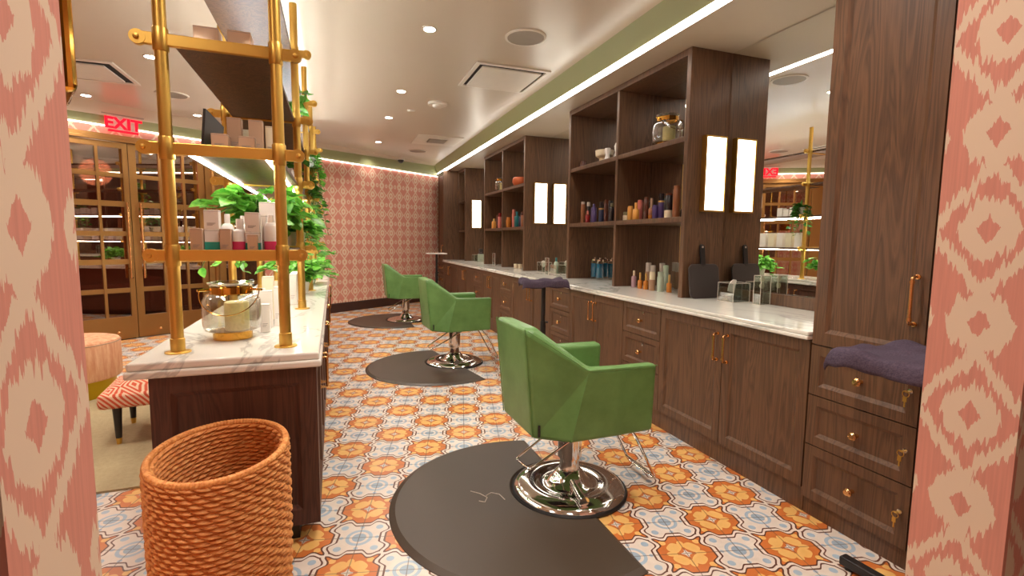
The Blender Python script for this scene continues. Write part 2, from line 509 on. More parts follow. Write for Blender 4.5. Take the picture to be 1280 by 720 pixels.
# soffit over the styling counter, sage fascia and its light line
struct('trim_2', MB().box(2.245, XR, .66, prr[1]+.2, 2.77, ZC), M['soffit'])
yE = P(u_at_x(2.18), CW)[1]+.25
fs = MB().add([(2.18, .66, 2.785), (2.18, yE, 2.785), (2.105, yE, ZC), (2.105, .66, ZC), (2.25, .66, 2.785), (2.25, yE, 2.785), (2.25, yE, ZC), (2.25, .66, ZC)],
              [(0, 1, 2, 3), (4, 7, 6, 5), (0, 4, 5, 1), (3, 2, 6, 7), (0, 3, 7, 4), (1, 5, 6, 2)])
struct('trim_3', fs, M['green_paint'])
solo('led_strip_light', MB().box(2.181, 2.244, .67, P(u_at_x(2.18), CW)[1]-.02, 2.77, 2.785), M['led'],
     'long white light strip along the edge of the soffit over the styling counter', 'light')

# entry wall with the doorway the camera looks through
o = struct('wall_entry_left', MB().box(-4.336, 0, 0, .15, 0, ZC), M['ikat']); o.location = (-.264, .51, 0)
o = struct('wall_entry_right', MB().box(0, 1.72, 0, .15, 0, ZC), M['ikat']); o.location = (1.180, .51, 0)
# reveal cladding: same paper laid on the ends of the entry wall
def reveal(name, x0, x1, off):
    mb = MB().box(-.005, .155, 0, x1-x0, 0, ZC); o = struct(name, mb, M['ikat'])
    o.rotation_euler = (0, 0, PI/2); o.location = (x1, .51, 0)
    for v in o.data.vertices: v.co.x += off[0]; v.co.z += off[1]
    q = Matrix.Rotation(PI/2, 4, 'Z') @ Vector((off[0], 0, off[1])); o.location = Vector((x1, .51, 0))-q
    return o
reveal('trim_4', -.272, -.262, (-.053, -.078))
reveal('trim_5', 1.178, 1.188, (-.07, -.281))

# ------------------------------------------------------------------ glazed doors in the slanted wall
ROWS = [(.30, .615), (.675, .985), (1.05, 1.35), (1.41, 1.725), (1.795, 2.095), (2.15, 2.46)]
def leaf(name, u0, u1, cols, handle_u, y0=.02, y1=.07, z0=.008, z1=2.53, label=None):
    mb = MB(); xs = [u0] + [e for c in cols for e in c] + [u1]
    for i in range(0, len(xs), 2): mb.box(xs[i], xs[i+1], y0, y1, z0, z1)
    zs = [z0] + [e for r in ROWS for e in r] + [z1]
    for a, b in cols:
        for i in range(0, len(zs), 2):
            j = 0.008 if 0 < i < len(zs)-2 else 0
            mb.box(a, b, y0+j, y1-j, zs[i], zs[i+1])
    o = struct(name, mb, M['bronze']); wallframe(o)
    gp = MB()
    gp.box(cols[0][0]-.01, cols[-1][1]+.01, (y0+y1)/2-.003, (y0+y1)/2+.003, ROWS[0][0]-.01, ROWS[-1][1]+.01)
    part('glass_panes', gp, M['pane'], o, world=False)
    if handle_u:
        h = MB().tube([(handle_u, y0-.07, .80), (handle_u, y0-.07, 1.78)], .016, 12)
        for z in (.93, 1.64): h.tube([(handle_u, y0-.07, z), (handle_u, y0+.01, z)], .009, 8)
        part('pull_handle', h, M['rosebrass'], o, world=False, label='long copper pull bar')
        s = -1 if handle_u < 2.31 else 1
        b = MB().lathe([(0, 0), (.016, .004), (.02, .014), (.012, .024), (0, .026)], (0, 0, 0), 12)
        b.map(lambda p: (handle_u+s*.16+p[0], y0-p[2], .10+p[1])); part('kick_stud', b, M['rosebrass'], o, world=False)
    return o
leaf('door_1', 1.42, 2.306, [(1.49, 1.705), (1.735, 1.975), (2.005, 2.25)], 2.255)
leaf('door_2', 2.314, 3.20, [(2.395, 2.645), (2.675, 2.925), (2.955, 3.125)], 2.40)
leaf('window_1', 3.42, 3.98, [(3.45, 3.69), (3.72, 3.94)], None)
leaf('window_2', .60, 1.20, [(.65, .88), (.91, 1.15)], None)
fr = MB(); fr.box(D0, D1, -.015, .09, 2.535, 2.575); fr.box(D0, D1, .0, .09, 2.575, 2.62)
for a, b in ((D0, .60), (1.20, 1.415), (3.205, 3.42), (3.98, D1)): fr.box(a, b, -.01, .09, 0, 2.535)
fr.tube([(3.31, -.012, 0), (3.31, -.012, 2.535)], .035, 10)
wallframe(struct('trim_6', fr, M['bronze'], bevel=.006))
# the lounge beyond the glass
def PB(u0, u1, y0, y1, z0, z1): return MB().box(u0, u1, y0, y1, z0, z1)
wallframe(struct('floor_lounge', PB(-.6, 5.6, .12, 3.1, -.1, -.002), M['checker']))
wallframe(struct('wall_lounge', PB(-.6, 5.6, 3.1, 3.2, 0, 2.7), M['burg']))
wallframe(struct('wall_lounge_left', PB(-.7, -.6, .12, 3.1, 0, 2.7), M['burg']))
wallframe(struct('wall_lounge_right', PB(5.6, 5.7, .12, 3.1, 0, 2.7), M['burg']))
sf = thing('sofa', 'rose velvet sofa in the dark lounge behind the glazed doors', 'sofa', P(1.8, CW-2.45), math.atan2(OW.y, OW.x))
part('base', MB().box(-1.3, 1.3, -.4, .4, .08, .40), M['sofa'], sf, False, bevel=.03)
for i in range(2): part('seat_cushion', MB().box(-1.25+i*1.26, -.01+i*1.26, -.42, .2, .40, .54), M['sofa'], sf, False, bevel=.05, seg=3)
for i in range(2): part('back_cushion', MB().box(-1.25+i*1.26, -.01+i*1.26, .16, .4, .52, .98), M['sofa'], sf, False, bevel=.06, seg=3)
for sx in (-1, 1): part('arm', MB().box(sx*1.4-.1, sx*1.4+.1, -.42, .42, .06, .66), M['sofa'], sf, False, bevel=.05, seg=3)

# exit sign
ex = thing('exit_sign', 'red EXIT sign on a clear plate above the glazed doors', 'sign', P(2.26, CW+.06, 2.66), math.atan2(OW.y, OW.x))
part('mount_bar', MB().box(-.22, .22, -.03, .05, .19, .205), M['grille'], ex, False)
part('plate', MB().box(-.155, .155, -.008, .008, .0, .19), M['exit_plate'], ex, False)
part('lower_trim', MB().box(-.155, .155, -.012, .012, -.012, .012), M['exit'], ex, False)
def text_mesh(name, s, size, mat, parent, loc, rot, extrude=.004, bold=0):
    c = bpy.data.curves.new(name, 'FONT'); c.body = s; c.size = size; c.offset = bold; c.extrude = extrude; c.align_x = 'CENTER'
    t = bpy.data.objects.new(name, c); C.objects.link(t)
    dg = bpy.context.evaluated_depsgraph_get(); dg.update()
    me = bpy.data.meshes.new_from_object(t.evaluated_get(dg)); bpy.data.objects.remove(t)
    o = bpy.data.objects.new(name, me); C.objects.link(o); me.materials.clear(); me.materials.append(mat)
    o.parent = parent; o.location = loc; o.rotation_euler = rot; return o
o = text_mesh('lettering', 'EXIT', .19, M['exit'], ex, (0, -.014, .03), (PI/2, 0, 0), .006, .006); o['label'] = 'red EXIT lettering'

# ------------------------------------------------------------------ styling counter on the right
XF = 2.18; XM = 2.866; ZT = .92
frontX = lambda xf: (lambda a, b, d: (xf+d, a, b))
def bar_handle(parent, y, z0, z1, x=XF, s=-1):
    h = MB()
    h.tube(fillet([(x, y, z1), (x+s*.035, y, z1), (x+s*.035, y, z0), (x, y, z0)], .012, 4), .0065, 8)
    for z in (z0+.02, z1-.02): h.tube([(x+s*.035, y, z-.006), (x+s*.035, y, z+.006)], .009, 8)
    for z in (z0, z1): h.tube([(x, y, z), (x+s*.006, y, z)], .011, 8)
    return part('handle', h, M['rosebrass'], parent, label='copper bar handle')
def knob(parent, y, z, x=XF+.012):
    k = MB().lathe([(.010, 0), (.007, .012), (.008, .018), (.017, .024), (.019, .034), (.013, .042), (0, .043)], (0, 0, 0), 14)
    k.map(lambda p: (x-p[2], y+p[0], z+p[1])); return part('knob', k, M['rosebrass'], parent, label='copper knob')
def lock(parent, y, z, x=XF+.012, key=False):
    k = MB().lathe([(.010, 0), (.010, .005), (.004, .006), (0, .006)], (0, 0, 0), 12)
    k.map(lambda p: (x-p[2], y+p[0], z+p[1])); l = part('lock', k, M['chrome'], parent)
    if key:
        q = MB(); q.box(x-.03, x-.004, y-.006, y+.006, z-.002, z+.002)
        q.tube([(x-.03, y+.013*math.cos(t*PI/5), z-.008+.013*math.sin(t*PI/5)) for t in range(10)], .0018, 6, True)
        q.box(x-.034, x-.031, y-.006, y+.008, z-.04, z-.02); q.box(x-.034, x-.031, y-.002, y+.003, z-.062, z-.038)
        part('key', q, M['brass'], l if False else parent, label='brass key hanging from the lock')
    return l
def cab_doors(y0, ym, y1, label):
    t = thing('base_cabinet', label, 'cabinet', (XF+.3, (y0+y1)/2, 0), 0, 'dark oak base cabinets under the counter')
    part('carcass', MB().box(XF+.02, XM, y0+.001, y1-.001, 0, .878), M['oak'], t)
    for a, b, h in ((y0, ym, ym-.04), (ym, y1, ym+.04)):
        d = part('door', shaker(MB(), a+.003, b-.003, .13, .872, frontX(XF)), M['oak'], t)
        bar_handle(d, h, .64, .80); lock(d, h+(-.03 if h < ym else .03), .82)
    return t
def cab_drawers(y0, y1, label):
    t = thing('drawer_cabinet', label, 'drawer unit', (XF+.3, (y0+y1)/2, 0), 0, 'dark oak drawer units under the counter')
    part('carcass', MB().box(XF+.02, XM, y0+.001, y1-.001, 0, .878), M['oak'], t)
    for a, b in ((.13, .389), (.394, .633), (.638, .872)):
        d = part('drawer', shaker(MB(), y0+.003, y1-.003, a, b, frontX(XF), .04, .014), M['oak'], t)
        knob(d, (y0+y1)/2, (a+b)/2-.005); lock(d, (y0+y1)/2-.02, (a+b)/2+.055)
    return t
cab_doors(1.722, 2.295, 2.895, 'double-door dark oak base cabinet nearest the tall cabinet, right of the front green chair')
cab_drawers(2.895, 3.378, 'three-drawer dark oak unit just behind the front green chair, nearest drawer stack')
cab_doors(3.378, 3.856, 4.33, 'double-door dark oak base cabinet below the blue glass jars')
cab_drawers(4.33, 4.80, 'three-drawer dark oak unit behind the towel-draped tray pole')
cab_doors(4.80, 5.36, 6.04, 'double-door dark oak base cabinet left of the towel-draped tray pole')
cab_drawers(6.04, 6.52, 'three-drawer dark oak unit behind the arm of the middle green chair')
cab_doors(6.52, 6.96, 7.415, 'double-door dark oak base cabinet just beyond the middle green chair, under the middle shelf unit')
cab_drawers(7.415, 7.90, 'three-drawer dark oak unit furthest along the counter')
cab_doors(7.90, 8.48, 9.08, 'double-door dark oak base cabinet under the furthest mirror')
cab_doors(9.08, 9.66, 10.25, 'double-door dark oak base cabinet at the far end of the counter')
wt = thing('countertop', 'long white marble styling countertop along the dark oak base cabinets', 'countertop', (2.5, 6, .879))
part('lower_slab', MB().box(2.152, XM, 1.722, 10.249, .879, .899), M['marble'], wt, bevel=.006)
part('upper_slab', MB().box(2.158, XM, 1.722, 10.249, .8992, ZT), M['marble'], wt, bevel=.006)

def tall(y0, ym, y1, label, x0=XF):
    t = thing('tall_cabinet', label, 'cabinet', (2.5, (y0+y1)/2, 0), 0)
    part('carcass', MB().box(x0+.02, XM+.03, y0, y1, 0, 2.769), M['oak'], t)
    segs = [(y0, ym), (ym, y1)] if ym else [(y0, y1)]
    for a, b in segs:
        d = part('door', shaker(MB(), a+.003, b-.003, .865, 2.765, frontX(x0), .06, .018), M['oak'], t)
        near = (a == ym) if ym else False
        bar_handle(d, (a+.045) if near else (b-.045 if ym else a+.05), 1.03, 1.22, x0)
        for c, e in ((.092, .362), (.367, .611), (.616, .858)):
            w = part('drawer', shaker(MB(), a+.003, b-.003, c, e, frontX(x0), .045, .018), M['oak'], t)
            knob(w, (a+b)/2, (c+e)/2); lock(w, a+.035, (c+e)/2+.02, XF, True)
    return t
tall(.75, 1.235, 1.719, 'floor-to-soffit dark oak cabinet at the right beside the doorway, with keyed drawers')
tall(10.251, None, 10.80, 'narrow tall dark oak cabinet in the far corner by the patterned wall')

# mirrors and splashback
def mirror(y0, y1, z0, z1, label):
    solo('wall_mirror', MB().box(XM, XM+.012, y0, y1, z0, z1), M['mirror'], label, 'mirror', bevel=.004, seg=1)
mirror(1.724, 3.068, 1.0, 2.768, 'large frameless mirror beside the near tall cabinet')
mirror(5.06, 6.398, 1.0, 2.768, 'large frameless mirror between the near and middle shelf units')
mirror(8.352, 9.678, 1.0, 2.768, 'large frameless mirror between the middle and far shelf units')
for a, b, nm in ((1.722, 3.068, 'near the tall cabinet'), (5.06, 6.398, 'beyond the near shelf unit'), (8.352, 9.678, 'beyond the middle shelf unit')):
    solo('splashback', MB().box(2.845, XM+.012, a, b, ZT+.001, .999), M['oak'], 'low dark oak splashback under the mirror ' + nm, 'splashback', bevel=.003)

XU = 2.493
def shelf_unit(y0, y1, bays, label):
    t = thing('shelf_unit', label, 'shelf unit', (2.68, (y0+y1)/2, ZT+.001), 0)
    zt = 2.769; w = .045
    for a in (y0, y1-w): part('side_panel', MB().box(XU, XM+.01, a, a+w, ZT+.001, zt), M['oak'], t, bevel=.003)
    part('top_panel', MB().box(XU, XM+.01, y0+w, y1-w, zt-.05, zt), M['oak'], t, bevel=.003)
    step = (y1-y0-w)/bays
    for i in range(1, bays): part('partition', MB().box(XU+.004, XM, y0+i*step, y0+i*step+w*.8, ZT+.001, zt-.05), M['oak'], t, bevel=.003)
    for i in range(bays):
        a = y0+i*step+(w if i == 0 else w*.8); b = y0+(i+1)*step
        for z in (2.10, 1.50): part('shelf', MB().box(XU+.006, XM, a, b, z, z+.04), M['oak'], t, bevel=.003)
        part('mirror_back', MB().box(XM, XM+.01, a, b, ZT+.001, zt-.05), M['mirror'], t, label='mirrored back of the bay')
    return t
shelf_unit(3.07, 5.06, 2, 'dark oak open shelf unit nearest the camera, holding a glass lantern and hair bottles')
shelf_unit(6.40, 8.35, 2, 'dark oak open shelf unit in the middle of the counter, with an orange pot')
shelf_unit(9.68, 10.25, 1, 'narrow dark oak open shelf unit at the far end of the counter')
for y, nm in ((3.07, 'nearest'), (6.40, 'middle'), (9.68, 'furthest')):
    s = thing('wall_sconce', 'glowing tall white sconce in a brass frame, %s one' % nm, 'wall lamp', (2.722, y, 1.58), 0, 'brass framed sconces on the shelf units')
    fr = MB(); x0, x1, z0, z1 = 2.622, 2.822, 1.578, 2.142
    fr.box(x0, x0+.012, y-.045, y-.0005, z0, z1); fr.box(x1-.012, x1, y-.045, y-.0005, z0, z1)
    fr.box(x0+.012, x1-.012, y-.045, y-.0005, z0, z0+.012); fr.box(x0+.012, x1-.012, y-.045, y-.0005, z1-.012, z1)
    part('frame', fr, M['brass'], s)
    part('diffuser', MB().box(x0+.012, x1-.012, y-.041, y-.002, z0+.012, z1-.012), M['sconce'], s, label='glowing white diffuser')

# ------------------------------------------------------------------ styling chairs and mats
def styling_chair(loc, rz, label):
    t = thing('styling_chair', label, 'salon chair', loc, rz, 'green styling chairs in a row facing the mirrors')
    # stations: (outer top x,y,z) (outer bottom x,y,z) inner offset
    st = [((.325, .30, .742), (.315, .295, .395)), ((.12, .303, .742), (.08, .30, .393)), ((-.063, .302, .745), (-.15, .295, .39)),
          ((-.357, .206, .94), (-.31, .20, .40)), ((-.357, -.206, .94), (-.31, -.20, .40)),
          ((-.063, -.302, .745), (-.15, -.295, .39)), ((.12, -.303, .742), (.08, -.30, .393)), ((.325, -.30, .742), (.315, -.295, .395))]
    inn = [(.325, .225), (.12, .225), (-.03, .215), (-.27, .165), (-.27, -.165), (-.03, -.215), (.12, -.225), (.325, -.225)]
    innb = [(.315, .225), (.12, .225), (-.06, .21), (-.22, .165), (-.22, -.165), (-.06, -.21), (.12, -.225), (.315, -.225)]
    vs = []; fs = []
    for (a, b), i, ib in zip(st, inn, innb):
        vs += [b, a, (i[0], i[1], a[2]-.004), (ib[0], ib[1], .45)]
    n = len(st)
    for k in range(n-1):
        for j in range(3): fs.append((k*4+j, (k+1)*4+j, (k+1)*4+j+1, k*4+j+1))
    fs.append((0, 1, 2, 3)); fs.append(((n-1)*4+3, (n-1)*4+2, (n-1)*4+1, (n-1)*4))
    fs.append(tuple(k*4 for k in range(n))[::-1]); fs.append(tuple(k*4+3 for k in range(n)))
    fs.append((0, 3, (n-1)*4+3, (n-1)*4))
    part('back_and_arms', MB().add(vs, fs), M['leather'], t, False, bevel=.022, seg=4)
    part('seat_cushion', MB().box(-.24, .325, -.222, .222, .42, .535), M['leather'], t, False, bevel=.03, seg=3)
    for s in (-1, 1):
        part('piping', MB().tube([(-.355, s*.2, .935), (-.31, s*.199, .41)], .0028, 6), M['leather'], t, False)
        part('piping', MB().tube([(-.066, s*.3005, .738), (-.148, s*.2945, .40)], .0024, 6), M['leather'], t, False)
        part('piping', MB().tube([(-.345, s*.215, .93), (-.07, s*.301, .74), (.32, s*.302, .736)], .0024, 6), M['leather'], t, False)
    part('tag', MB().box(-.292, -.282, -.232, -.224, .42, .475), M['black'], t, False)
    col = MB().lathe([(.058, .055), (.060, .075), (.052, .085), (.052, .185), (.064, .188), (.064, .34), (.05, .342), (.05, .385)], (0, 0, 0), 28)
    part('column', col, M['chrome'], t, False)
    part('collar', MB().lathe([(.066, .07), (.068, .078), (.066, .092), (.05, .098)], (0, 0, 0), 24), M['rubber'], t, False)
    part('underframe', MB().box(-.16, .2, -.1, .1, .37, .395), M['black'], t, False, bevel=.005)
    base = MB().lathe([(.298, .004), (.300, .02), (.288, .034), (.268, .042), (.225, .05), (.195, .052), (.168, .044), (.15, .04), (.12, .05), (.09, .085), (.062, .118), (.055, .12)], (0, 0, 0), 48)
    part('base', base, M['chrome'], t, False)
    part('base_ring', MB().lathe([(.300, .001), (.312, .002), (.314, .012), (.306, .022), (.300, .02)], (0, 0, 0), 48, cap=False), M['rubber'], t, False)
    pd = MB().box(-.06, .06, -.305, -.235, .03, .056); pd.map(lambda p: p)
    ped = MB().tube([(-.03, -.10, .09), (-.045, -.20, .075), (-.05, -.26, .068)], [.018, .022, .026], 10)
    part('foot_pedal', ped, M['chrome'], t, False)
    lv = MB().tube(fillet([(.10, -.075, .375), (-.27, -.085, .19), (-.29, .055, .19), (.02, .075, .375)], .02, 4), .006, 8)
    part('pump_lever', lv, M['chrome'], t, False)
    fr = MB()
    fr.tube(fillet([(.25, -.13, .39), (.33, -.13, .30), (.47, -.135, .035), (.475, .135, .035), (.33, .13, .30), (.25, .13, .39)], .03, 4), .008, 8)
    fr.tube([(.455, -.133, .065), (.455, .133, .065)], .006, 8)
    part('footrest', fr, M['chrome'], t, False); return t
ch = styling_chair((1.178, 2.305, .0), .02, 'green leather styling chair in front, nearest the camera')
dup(ch, (1.222, 5.20, 0), .05, 'green leather styling chair in the middle of the row')
dup(ch, (1.10, 8.20, 0), .0, 'green leather styling chair furthest away, by the patterned end wall')

def salon_mat(cx, cy, rz, bc, label):
    R = .735; xc = .225; nr = .313; h = .016
    c, s = math.cos(rz), math.sin(rz)
    b = ((bc[0]-cx)*c+(bc[1]-cy)*s, -(bc[0]-cx)*s+(bc[1]-cy)*c)
    def outline(R, xc, nr):
        a0 = math.acos(xc/R); pts = [(R*math.cos(a0+(2*PI-2*a0)*k/72), R*math.sin(a0+(2*PI-2*a0)*k/72)) for k in range(73)]
        dx = max(-nr, min(nr, xc-b[0])); hy = math.sqrt(max(0, nr*nr-dx*dx))
        t0 = math.atan2(-hy, dx); t1 = math.atan2(hy, dx)
        # notch goes round the left side of the base from lower to upper
        span = (t1-t0) if t1 > t0 else t1-t0+2*PI
        lo = 2*PI-span
        nt = [(b[0]+nr*math.cos(t0-lo*k/40), b[1]+nr*math.sin(t0-lo*k/40)) for k in range(41)]
        return pts+nt
    o1, o2 = outline(R, xc, nr), outline(R-.03, xc-.02, nr+.012)
    n = len(o1); vs = [(x, y, .001) for x, y in o1]+[(x, y, .004) for x, y in o1]+[(x, y, h) for x, y in o2]
    fs = []
    for r in range(2):
        for i in range(n): fs.append((r*n+i, r*n+(i+1) % n, (r+1)*n+(i+1) % n, (r+1)*n+i))
    fs.append(tuple(2*n+i for i in range(n))); fs.append(tuple(range(n-1, -1, -1)))
    o = mesh_obj('floor_mat', MB().add(vs, fs), M['mat']); o.location = (cx, cy, 0); o.rotation_euler = (0, 0, rz)
    return tag(o, label, 'mat', 'brown rubber mats around the styling chairs')
m1 = salon_mat(.955, 2.28, 0, (1.178, 2.305), 'brown half-round rubber mat under the front green chair')
salon_mat(1.01, 5.11, .18, (1.222, 5.20), 'brown half-round rubber mat under the middle green chair')
salon_mat(.92, 8.22, 0, (1.10, 8.20), 'brown half-round rubber mat under the furthest green chair')
sc = MB()
sc.tube([(-.30, .14, .0168), (-.26, .10, .0168), (-.235, .05, .0168), (-.26, .01, .0168), (-.285, .03, .0168)], .0025, 5)
sc.tube([(-.235, .07, .0168), (-.20, .09, .0168), (-.165, .06, .0168), (-.155, .0, .0168)], .0025, 5)
part('scuff_mark', sc, M['greyc'], m1, False, label='pale curled scuff mark')

# ------------------------------------------------------------------ tray stands with towels
def towel(cx, cy, z, hx, hy, wx, wy, rz, label, seed):
    rnd = random.Random(seed); n = 36; vs = []; fs = []
    ph = [rnd.uniform(0, 6) for _ in range(4)]
    def ax(s, w, h):
        d = abs(s)*w; e = d-h; sg = 1 if s >= 0 else -1
        if e <= 0: return sg*d, 0
        k = .02; return sg*(h+k*(1-math.exp(-e/k))), max(0, e-.012)
    for i in range(n+1):
        for j in range(n+1):
            s, t = i/n*2-1, j/n*2-1
            x, dx = ax(s, wx, hx); y, dy = ax(t, wy, hy); d = max(dx, dy)+min(dx, dy)*.35
            wv = .006*math.sin(9*s+ph[0])+.005*math.sin(11*t+ph[1]+3*s)+.008*math.sin(4*s-5*t+ph[2])
            if dx > 0: x += (1 if s > 0 else -1)*.02*math.sin(7*t+ph[3])*min(1, dx*8)
            if dy > 0: y += (1 if t > 0 else -1)*.02*math.sin(7*s+ph[0])*min(1, dy*8)
            vs.append((x, y, .016+max(0, wv+.006)-d))
    for i in range(n):
        for j in range(n): a = i*(n+1)+j; fs.append((a, a+n+1, a+n+2, a+1))
    o = mesh_obj('towel', MB().add(vs, fs, True), M['towel'], solid=.008); o.location = (cx, cy, z); o.rotation_euler = (0, 0, rz)
    return tag(o, label, 'towel')
def tray_stand(cx, cy, z, hx, hy, rz, mat, label, py=0):
    t = thing('tray_stand', label, 'tray stand', (cx, cy, 0), rz)
    tr = MB().box(-hx, hx, -hy, hy, z-.012, z)
    for a in ((-hx, -hx+.008, -hy, hy), (hx-.008, hx, -hy, hy), (-hx, hx, -hy, -hy+.008), (-hx, hx, hy-.008, hy)): tr.box(*a, z, z+.012)
    part('tray', tr, mat, t, False, bevel=.003)
    part('pole', MB().lathe([(.025, .03), (.025, z-.35), (.02, z-.348), (.02, z-.012)], (0, py, 0), 14), M['black'], t, False)
    part('clamp_knob', MB().tube([(.0, py, z-.36), (.045, py, z-.36)], .009, 8), M['black'], t, False)
    f = MB().box(.035, .08, -.28, .22, .014, .05); f.box(-.2, .22, -.262, -.218, .0145, .0495)
    part('foot', f, M['black'], t, False, bevel=.006)
    for x, y in ((.057, .19), (.19, -.24), (-.17, -.24)): part('caster', MB().cyl((x, y, 0), .016, 0, .0145, 10), M['rubber'], t, False)
    return t
tray_stand(1.78, 4.07, .965, .19, .14, -.25, M['black'], 'black tray stand between the front and middle green chairs, draped with a towel')
towel(1.78, 4.07, .965, .19, .14, .235, .205, -.25, 'plum terry towel draped over the tray stand behind the front green chair', 3)
tray_stand(1.82, 9.2, 1.08, .17, .13, .1, M['white'], 'black pole stand with a bare white tray at the far end')
tray_stand(1.94, 1.13, .93, .19, .16, .08, M['black'], 'black tray stand at the right beside the keyed drawers', -.13)
towel(1.94, 1.13, .93, .19, .16, .25, .225, .08, 'plum terry towel draped over the tray in front of the keyed drawers', 8)

# ------------------------------------------------------------------ island
isl = thing('island_cabinet', 'dark oak island cabinet with a white marble top under the brass shelves', 'cabinet', (-.4, 2.25, 0))
IX0, IX1, IY0, IY1 = -.695, -.083, 2.25, 7.55
part('carcass', MB().box(IX0+.02, IX1-.02, IY0+.02, IY1, .087, .80), M['oak_island'], isl)
part('toe_kick', MB().box(IX0+.09, IX1-.09, IY0+.05, IY1-.05, 0, .087), M['black'], isl)
part('end_panel', shaker(MB(), IX0, IX1, .087, .80, lambda a, b, d: (a, IY0+d, b), .07, .02), M['oak_island'], isl)
for k in range(10):
    a = IY0+.02+k*(IY1-IY0-.02)/10; b = a+(IY1-IY0-.02)/10
    d = part('door', shaker(MB(), a+.003, b-.003, .10, .79, lambda p, q, r: (IX1-r, p, q), .055, .016), M['oak_island'], isl)
    bar_handle(d, b-.05 if k % 2 == 0 else a+.05, .56, .72, IX1, 1)
part('lower_slab', MB().box(-.765, -.060, 2.212, 7.64, .801, .832), M['marble'], isl, bevel=.009, seg=3, label='white marble')
part('upper_slab', MB().box(-.757, -.068, 2.22, 7.632, .8322, .865), M['marble'], isl, bevel=.009, seg=3, label='white marble')

IT = .865
sh = thing('display_shelf', 'brass pipe display shelving standing on the marble island', 'shelving', (-.42, 2.387, IT))
FY = [2.387, 3.64, 4.90, 6.15, 7.40]; PXL, PXR = -.625, -.212
LV = [1.272, 1.705, 2.125, 2.55]
for y in FY:
    for x in (PXL, PXR):
        part('post', MB().cyl((x, y, 0), .0235, IT+.006, 2.86, 20), M['brass'], sh)
        part('flange', MB().lathe([(.048, 0), (.048, .004), (.046, .006), (.027, .007), (.027, .06), (.024, .062)], (x, y, IT), 20), M['brass'], sh)
    for z in LV:
        b = MB().box(PXL-.075, PXR+.075, y-.010, y+.010, z-.024, z+.024)
        part('cross_bar', b, M['brass'], sh, bevel=.004)
        for x in (PXL, PXR):
            c = MB().lathe([(.026, -.045), (.028, -.04), (.028, .04), (.026, .045)], (x, y, z), 20)
            part('clamp', c, M['brass'], sh)
            s = -1 if x == PXL else 1
            k = MB().lathe([(.028, -.012), (.028, .012)], (0, 0, 0), 16); k.map(lambda p: (x+s*.075+p[0], y+p[2], z+p[1]))
            e = part('bar_end', k, M['brass'], sh)
            k = MB().lathe([(.011, 0), (.009, .008), (0, .01)], (0, 0, 0), 10); k.map(lambda p: (x+s*.078+p[0], y-.012-p[2], z+p[1]))
            part('bolt', k, M['brass'], e)
for i in range(4):
    for z in LV:
        part('shelf', MB().box(-.585, -.225 if z > 2 else -.215, FY[i]+.011, FY[i+1]-.011, z-.014, z+.012), M['oak_shelf'], sh, bevel=.002)
        if z < 1.8:
            for x in (-.548, -.262):
                part('led_strip', MB().box(x-.007, x+.007, FY[i]+.02, FY[i+1]-.02, z-.022, z-.0145), M['led_shelf'], sh, label='glowing white light strip')
        else:
            for x in (-.50, -.31):
                part('led_strip', MB().box(x-.006, x+.006, FY[i]+.02, FY[i+1]-.02, z+.0122, z+.0155), M['led_up'], sh, label='glowing white light strip')

# ------------------------------------------------------------------ basket
def basket():
    a, b, H = .208, .27, .61; cx, cy = -.385, 1.885
    t = thing('basket', 'tall oval woven rattan basket in front of the dark island', 'basket', (cx, cy, 0))
    NT, RZ = 32, 36; st, sr = 10, 6
    def surf(outer):
        vs = []; nu, nz = NT*st, RZ*sr
        for j in range(nz+1):
            r = j/sr; row = min(int(r), RZ-1); fz = r-row
            hz = math.sin(PI*min(1, fz))
            for i in range(nu):
                th = 2*PI*i/nu; w = th*NT/(2*PI)
                tw = (w+row*.5+(fz-.5)*.9+.12*math.sin(row*2.3)) % 1.0
                h = .0125*(max(0, hz)**.8)*(abs(math.sin(PI*tw))**.6)
                k = .955+.045*(j/nz) + .02*math.sin(PI*j/nz)
                off = h if outer else -.012-h
                vs.append(((a*k+off)*math.cos(th), (b*k+off)*math.sin(th), .004+H*j/nz))
        fs = [(j*nu+i, j*nu+(i+1) % nu, (j+1)*nu+(i+1) % nu, (j+1)*nu+i) for j in range(nz) for i in range(nu)]
        return vs, fs, nu
    vs, fs, nu = surf(True); mb = MB().add(vs, fs, True)
    vs2, fs2, _ = surf(False); mb.add(vs2, fs2, True)
    mb.add([((a*.95)*math.cos(2*PI*i/60), (b*.95)*math.sin(2*PI*i/60), .012) for i in range(60)], [tuple(range(60))])
    part('woven_body', mb, M['rattan'], t, False)
    rm = MB(); n = 480; seg = 8; vs = []
    for i in range(n):
        th = 2*PI*i/n; w = .0105+.0022*abs(math.sin(th*55))
        for k in range(seg):
            p = 2*PI*k/seg
            vs.append(((a-.003+w*math.cos(p))*math.cos(th), (b-.003+w*math.cos(p))*math.sin(th), H+.008+w*math.sin(p)))
    fs = [(i*seg+k, ((i+1) % n)*seg+k, ((i+1) % n)*seg+(k+1) % seg, i*seg+(k+1) % seg) for i in range(n) for k in range(seg)]
    part('rim', rm.add(vs, fs, True), M['rattan'], t, False)
basket()

